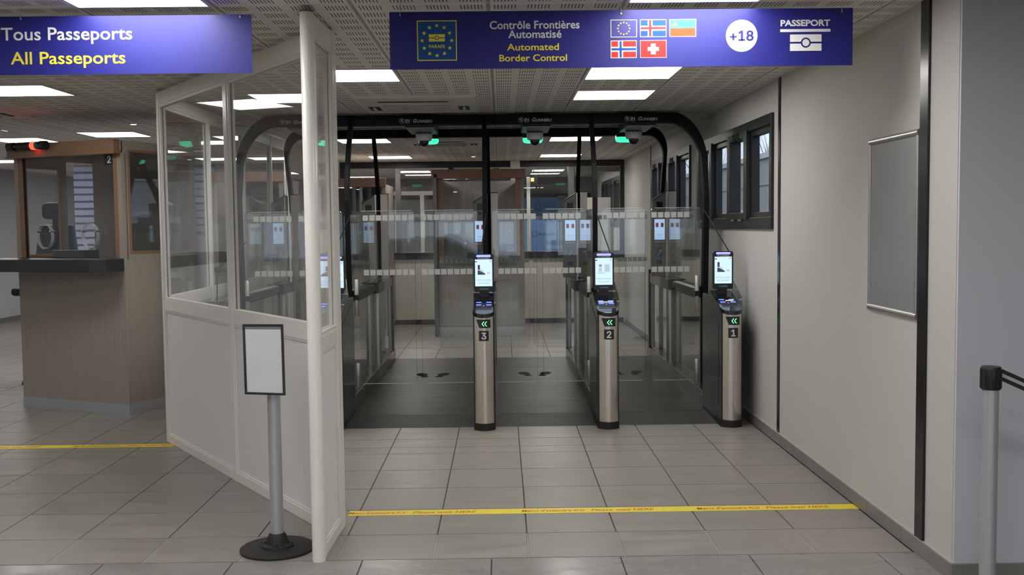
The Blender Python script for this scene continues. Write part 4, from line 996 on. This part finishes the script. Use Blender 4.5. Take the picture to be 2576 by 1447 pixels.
obj('post_cap', MB().lathe([(.0315, 2.515), (.0315, 2.526)], A_[0], A_[1]-.012, 28), 'frame_mid', ps, smooth=True)
# ================================================================ staffed booth
P0 = Vector((-4.228, 8.916, 0)); RZ = math.atan2(-.508, 1.115)
def loc2w(u, v): c_, s_ = math.cos(RZ), math.sin(RZ); return P0.x+u*c_-v*s_, P0.y+u*s_+v*c_
def lo(name, mb, m_, parent, **k):
    mb = MB().add([(*loc2w(a, b), c_) for a, b, c_ in mb.v], mb.f); return obj(name, mb, m_, parent, **k)
bo = thing('passport_booth', (P0.x, P0.y, 0), 'near wooden passport booth with dark counter and number 2 behind its glass', 'booth', rz=RZ)
W1, D1 = 1.225, .87
lo('front_panel', B(.0, W1, 0, .03, .09, 1.30), 'laminate', bo, bevel=.001)
lo('kick_plate', B(-.002, W1+.002, -.004, .03, 0, .09).box(W1-.03, W1+.004, .03, D1, 0, .09), 'kick_metal', bo)
sw = MB(); t0, t1 = W1-.03, W1
sw.box(t0, t1, .03, D1, .09, 1.352).box(t0, t1, .03, D1, 2.205, 2.28).box(t0, t1, .03, .07, 1.352, 2.205).box(t0, t1, .81, D1, 1.352, 2.205)
lo('side_wall', sw, 'laminate', bo)
f = MB(); f.box(t0-.005, t1+.005, .066, .088, 1.345, 2.21).box(t0-.005, t1+.005, .79, .812, 1.345, 2.21).box(t0-.005, t1+.005, .088, .79, 1.345, 1.367).box(t0-.005, t1+.005, .088, .79, 2.188, 2.21)
lo('side_window_frame', f, 'wood_orange', bo, bevel=.001)
lo('side_pane', B(t0+.010, t0+.018, .088, .79, 1.367, 2.188), 'glass_booth', bo)
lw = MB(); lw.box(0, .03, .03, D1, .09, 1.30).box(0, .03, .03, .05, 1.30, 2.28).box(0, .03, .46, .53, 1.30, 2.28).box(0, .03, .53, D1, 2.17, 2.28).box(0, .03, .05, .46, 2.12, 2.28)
lo('left_wall', lw, 'laminate_in', bo)
f = MB(); f.box(.025, .045, .05, .085, 1.30, 2.12).box(.025, .045, .43, .465, 1.30, 2.12).box(.025, .045, .085, .43, 1.30, 1.335).box(.025, .045, .085, .43, 2.09, 2.12)
lo('left_window_frame', f, 'wood_orange', bo)
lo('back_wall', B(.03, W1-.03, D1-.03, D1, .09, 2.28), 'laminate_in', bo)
lo('header', B(.0, W1-.005, -.075, -.002, 2.178, 2.285), 'wood_orange', bo, bevel=.003)
lo('header_lip', B(-.012, W1, -.085, .0, 2.168, 2.180), 'wood_orange', bo, bevel=.002)
lo('corner_post', B(0, .045, -.004, .05, 1.30, 2.18), 'laminate', bo); lo('corner_post', B(W1-.045, W1, -.004, .05, 1.30, 2.18), 'laminate', bo)
lo('jamb', B(.048, .090, .0, .045, 1.31, 2.178), 'wood_orange', bo, bevel=.002); lo('jamb', B(W1-.092, W1-.048, .0, .045, 1.31, 2.178), 'wood_orange', bo, bevel=.002)
lo('glass_seal', B(.090, .098, .012, .03, 1.31, 2.178), 'rubber', bo)
lo('front_pane', B(.098, W1-.092, .018, .026, 1.31, 2.178), 'glass_front', bo)
lo('number_plate', B(1.025, 1.133, .012, .016, 2.085, 2.172), 'sticker_dark', bo)
lo('numeral', text_mb('2', height=.055, bold=.03, x=1.082, y=.011, z=2.128), 'white_text', bo)
# counter (curved, wider at the left)
cp = [(W1-.005, -.003), (W1-.005, -.20), (W1-.12, -.262), (W1-.32, -.29), (.5, -.345), (.0, -.40), (-.55, -.46), (-.9, -.5), (-.9, -.003)]
ctr = lo('counter', MB().prism(cp, 'z', 1.205, 1.308), 'counter', bo, bevel=.003)
lo('document_tray', B(.38, .74, .03, .20, 1.30, 1.375), 'frame_dark', bo, bevel=.003)
for (uc, zc) in ((.345, 1.495), (.865, 1.495)):
    hp = loc2w(uc, .0)
    rg = MB()
    v = []; fcs = []; n = 36
    for k in range(n):
        for (r_, vv) in ((.084, -.022), (.0875, -.022), (.0875, .010), (.084, .010)): v.append((uc+r_*math.cos(2*PI*k/n), vv, zc+1.0*r_*math.sin(2*PI*k/n)*1.25))
    for k in range(n):
        for j in range(4): fcs.append((k*4+j, k*4+(j+1) % 4, ((k+1) % n)*4+(j+1) % 4, ((k+1) % n)*4+j))
    sp = lo('speech_ring', rg.add(v, fcs), 'clear_edge', bo, smooth=True)
    for a in (PI/2+2.2, PI/2-2.2, -PI/2) if 0 else (.42, PI-.42, -PI/2):
        cu, cz = uc+.086*math.cos(a), zc+.104*math.sin(a)
        lo('stud', MB().tube([(cu, -.03, cz), (cu, .018, cz)], .0085, 12), 'silver', sp, smooth=True)
# signal tower lying on the header
tw = thing('signal_lamp', (*loc2w(.18, -.11), 2.27), 'black tubular signal lamp glowing red on the booth header', 'signal lamp')
def cyl_u(u0, u1, r, m_, nm, **k): lo(nm, MB().tube([(u0+.23, -.112, 2.262), (u1+.23, -.112, 2.262)], r, 20), m_, tw, smooth=True)
cyl_u(-.155, -.085, .036, 'black', 'end_block'); cyl_u(-.085, -.045, .013, 'silver', 'spacer_rod'); cyl_u(-.045, .125, .034, 'black', 'body')
cyl_u(.125, .175, .035, 'red_lens', 'red_lens'); cyl_u(.175, .215, .034, 'green_lens', 'green_lens'); cyl_u(.215, .285, .037, 'black', 'end_cap')
# chair beyond the booth's left window
st_ = thing('office_chair', (-4.72, 10.5, 0), 'high dark navy office chair with headrest seen through the booth window', 'chair')
cx_, cy_ = -4.62, 10.5
obj('headrest', MB().prism(rrect(cx_-.10, cx_+.14, 1.66, 1.83, .045), 'y', cy_, cy_+.07), 'navy', st_, bevel=.012)
obj('backrest', MB().prism([(cx_-.22, 1.06), (cx_+.26, 1.06), (cx_+.20, 1.60), (cx_-.15, 1.60)], 'y', cy_+.02, cy_+.09), 'navy', st_, bevel=.015)
obj('headrest_bar', B(cx_-.01, cx_+.04, cy_+.04, cy_+.07, 1.58, 1.68), 'black', st_)
obj('seat', B(cx_-.24, cx_+.28, cy_-.45, cy_+.05, .90, .98), 'navy', st_, bevel=.03); obj('stem', MB().lathe([(.03, .05), (.03, .9)], cx_, cy_-.2, 12), 'black', st_)
obj('foot', MB().lathe([(.26, 0), (.25, .03), (.04, .06)], cx_, cy_-.2, 20), 'black', st_)
# further booths at the left
def simple_booth(x0, x1, y0, d, label):
    g = thing('passport_booth', ((x0+x1)/2, y0, 0), label, 'booth')
    s = MB(); s.box(x0, x1, y0, y0+.04, .1, 1.08).box(x0, x0+.05, y0, y0+.04, 1.08, 2.1).box(x1-.05, x1, y0, y0+.04, 1.08, 2.1).box(x0, x0+.04, y0+.04, y0+d, .1, 2.1).box(x1-.04, x1, y0+.04, y0+d, .1, 2.1).box(x0, x1, y0+d-.04, y0+d, .1, 2.1)
    obj('wall', s, 'laminate', g); obj('header', B(x0-.03, x1+.01, y0-.05, y0+.03, 2.1, 2.22), 'wood_orange', g, bevel=.003); obj('roof', B(x0, x1, y0+.03, y0+d, 2.1, 2.14), 'laminate', g)
    obj('pane', B(x0+.05, x1-.05, y0+.01, y0+.02, 1.08, 2.1), 'glass_booth', g); obj('kick_plate', B(x0, x1, y0-.005, y0+.04, 0, .1), 'steel_plain', g); obj('counter', B(x0+.02, x1-.02, y0-.22, y0, 1.02, 1.08), 'counter', g)
simple_booth(-3.47, -2.62, 12.3, 1.0, 'brown wooden booth seen behind the left white screen post')
simple_booth(-2.35, -1.62, 14.3, 1.1, 'brown wooden booth far behind lane four')
# corrugated facade behind the booth
cf = thing('corrugated_screen', (-4.6, 13.6, 0), 'white corrugated metal screen wall, daylight tint in its colour, seen through the booth glass', 'screen')
def corr(x0, x1, z0, z1):
    n = int((z1-z0)/.096)
    for k in range(n):
        z = z0+k*.096
        obj('corrugated_slat', MB().prism([(13.6, z+.003), (13.565, z+.014), (13.565, z+.074), (13.6, z+.088)], 'x', x0, x1), 'corr', cf)
    obj('backing', B(x0, x1, 13.6, 13.62, z0, z1), 'corr_dark', cf)
corr(-5.66, -5.36, 0, 2.4); corr(-4.08, -3.80, 1.5, 2.4)
obj('jamb', B(-5.36, -5.30, 13.52, 13.62, 0, 2.4), 'corr', cf); obj('jamb', B(-4.17, -4.08, 13.50, 13.62, 0, 2.4), 'corr', cf); obj('lower_sheet', B(-4.08, -3.80, 13.58, 13.62, .0, 1.45), 'ext_white', cf)
obj('lower_frame', MB().box(-4.08, -4.05, 13.54, 13.58, .2, 1.45).box(-4.05, -3.8, 13.54, 13.58, .2, .26), 'corr', cf)
struct('wall_mid_left', B(-5.30, -4.17, 13.62, 13.72, 0, 2.45), 'wall_lav')
# ================================================================ notice stand, queue post, tape
ns_ = thing('notice_stand', (-1.10, 4.82, 0), 'notice stand with blank framed sheet on a grey post beside the white screen', 'sign stand')
bx, by = -1.097, 4.82
obj('base_disc', MB().lathe([(.172, 0), (.178, .003), (.178, .010), (.172, .014), (.02, .018)], bx, by, 48), 'rubber', ns_, smooth=True)
obj('base_flange', MB().lathe([(.078, .016), (.076, .026), (.055, .034), (.052, .045), (.044, .068), (.034, .082)], bx, by, 32), 'rubber', ns_, smooth=True)
for k in range(4):
    a = -PI/2+k*PI/2+.05; obj('bolt', MB().lathe([(.010, .022), (.010, .033), (.006, .040), (.001, .041)], bx+.064*math.cos(a), by+.064*math.sin(a), 10), 'black', ns_, smooth=True)
obj('tube', MB().tube([(bx, by, .06), (bx-.0, by, 1.0)], .031, 28), 'grey_tube', ns_, smooth=True)
q = [Vector((-1.226, 4.78, 1.097)), Vector((-1.034, 4.78, 1.094)), Vector((-1.022, 4.735, .762)), Vector((-1.212, 4.735, .770))]   # tl tr br bl
cen = sum(q, Vector())/4
def quad_frame(t, off):
    inn = []
    for p in q:
        d = (cen-p); inn.append(p+Vector((math.copysign(t, d.x), 0, math.copysign(t, d.z))))
    return inn
nrm = (q[1]-q[0]).cross(q[3]-q[0]).normalized()
if nrm.y > 0: nrm = -nrm
inn = quad_frame(.0115, 0)
v = []
for src in (q, inn):
    for p in src: v.append(tuple(p+nrm*.006)); 
for src in (q, inn):
    for p in src: v.append(tuple(p-nrm*.006))
fcs = []
for k in range(4):
    a, b = k, (k+1) % 4; fcs += [(a, b, 4+b, 4+a), (8+a, 8+b, 12+b, 12+a), (a, b, 8+b, 8+a), (4+a, 4+b, 12+b, 12+a)]
fo = obj('sheet_frame', MB().add(v, fcs), 'black', ns_, bevel=.002)
pp = quad_frame(.011, 0); v = [tuple(p+nrm*.002) for p in pp]+[tuple(p-nrm*.004) for p in pp]
obj('paper_sheet', MB().add(v, [(0, 1, 2, 3), (4, 5, 6, 7), (0, 1, 5, 4), (1, 2, 6, 5), (2, 3, 7, 6), (3, 0, 4, 7)]), 'paper', ns_)
tb = [pp[0], pp[1], pp[1]+(pp[2]-pp[1])*.045, pp[0]+(pp[3]-pp[0])*.045]
obj('backing_strip', MB().add([tuple(p+nrm*.0025) for p in tb], [(0, 1, 2, 3)]), 'frame_mid', ns_)
obj('bracket', B(bx-.03, bx+.03, 4.765, 4.80, .86, .98), 'black', ns_)
qp = thing('queue_post', (1.925, 3.95, 0), 'grey queue barrier post with black cap and belt before the grey wall', 'barrier post')
qx, qy = 1.925, 3.95
obj('base_disc', MB().lathe([(.17, 0), (.17, .012), (.04, .03)], qx, qy, 36), 'rubber', qp, smooth=True)
obj('tube', MB().lathe([(.031, .02), (.031, .895)], qx, qy, 28), 'grey_tube', qp, smooth=True)
hd = obj('cap', MB().lathe([(.036, .882), (.0385, .886), (.0385, .965), (.036, .972), (.02, .974)], qx, qy, 28), 'black', qp, smooth=True)
for k in range(10):
    a = k*PI/5; obj('cap_rib', MB().box(-.004, .004, -.0405, -.036, .888, .962), 'rubber', hd)
    o = bpy.data.objects[-1] if False else None
for k, o in enumerate([x for x in hd.children]):
    o.location = (0, 0, 0)
    me = o.data; R3 = Matrix.Rotation(k*PI/5+.2, 4, 'Z')
    for vv in me.vertices:
        w_ = Vector((vv.co.x+qx, vv.co.y+qy, vv.co.z)); w_ = R3 @ w_; vv.co = (w_.x, w_.y, vv.co.z)
bp_ = []
N = 14
for k in range(N+1):
    t = k/N; x = qx+.038+1.5*t; y = qy-.1*t; z = .940-.72*t+.45*t*t; bp_.append((x, y, z))
v = []; fcs = []
for (x, y, z) in bp_: v += [(x, y, z-.024), (x, y, z+.024)]
for k in range(N): a = 2*k; fcs.append((a, a+2, a+3, a+1))
bl_ = obj('belt', MB().add(v, fcs), 'rubber', qp)
v = []
for (x, y, z) in bp_: v += [(x, y-.0008, z-.007), (x, y-.0008, z+.007)]
obj('belt_stripe', MB().add(v, fcs), 'grey_text', bl_)
# floor tape
def tape(label, x0, x1, y0, y1, joints, texts, grp):
    g = thing('floor_tape', ((x0+x1)/2, (y0+y1)/2, 0), label, 'floor tape', grp)
    xs = [x0]+joints+[x1]
    for a, b in zip(xs, xs[1:]): obj('tape_strip', B(a+.0005, b-.0005, y0, y1, .0004, .0016), 'yellow', g)
    for (xa, xb, s, sh) in texts:
        obj('lettering', text_mb(s, width=xb-xa, height=.040, bold=.02, shear=sh, x=(xa+xb)/2, y=(y0+y1)/2, z=.0020, plane='xy'), 'red_text', g)
yl = 5.408
tx = []
for xa in (-.872, .093, 1.044):
    tx += [(xa, xa+.345, 'Merci d\u2019attendre ICI/', .12), (xa+.375, xa+.722, 'Please wait HERE', .28)]
tape('yellow floor tape with red words across the lane floor, before the gates', -.842, 1.912, 5.361, 5.455, [-.10, .862], [(max(a, -.84) if a < -.8 else a, b, s, h) for a, b, s, h in tx], None)
tx = []
for xa in (-4.03, -3.08):
    tx += [(xa, xa+.345, 'Merci d\u2019attendre ICI/', .12), (xa+.375, xa+.722, 'Please wait HERE', .28)]
tape('yellow floor tape with red words before the staffed booth', -6.5, -2.36, 7.16, 7.255, [-4.20, -3.25], tx, None)
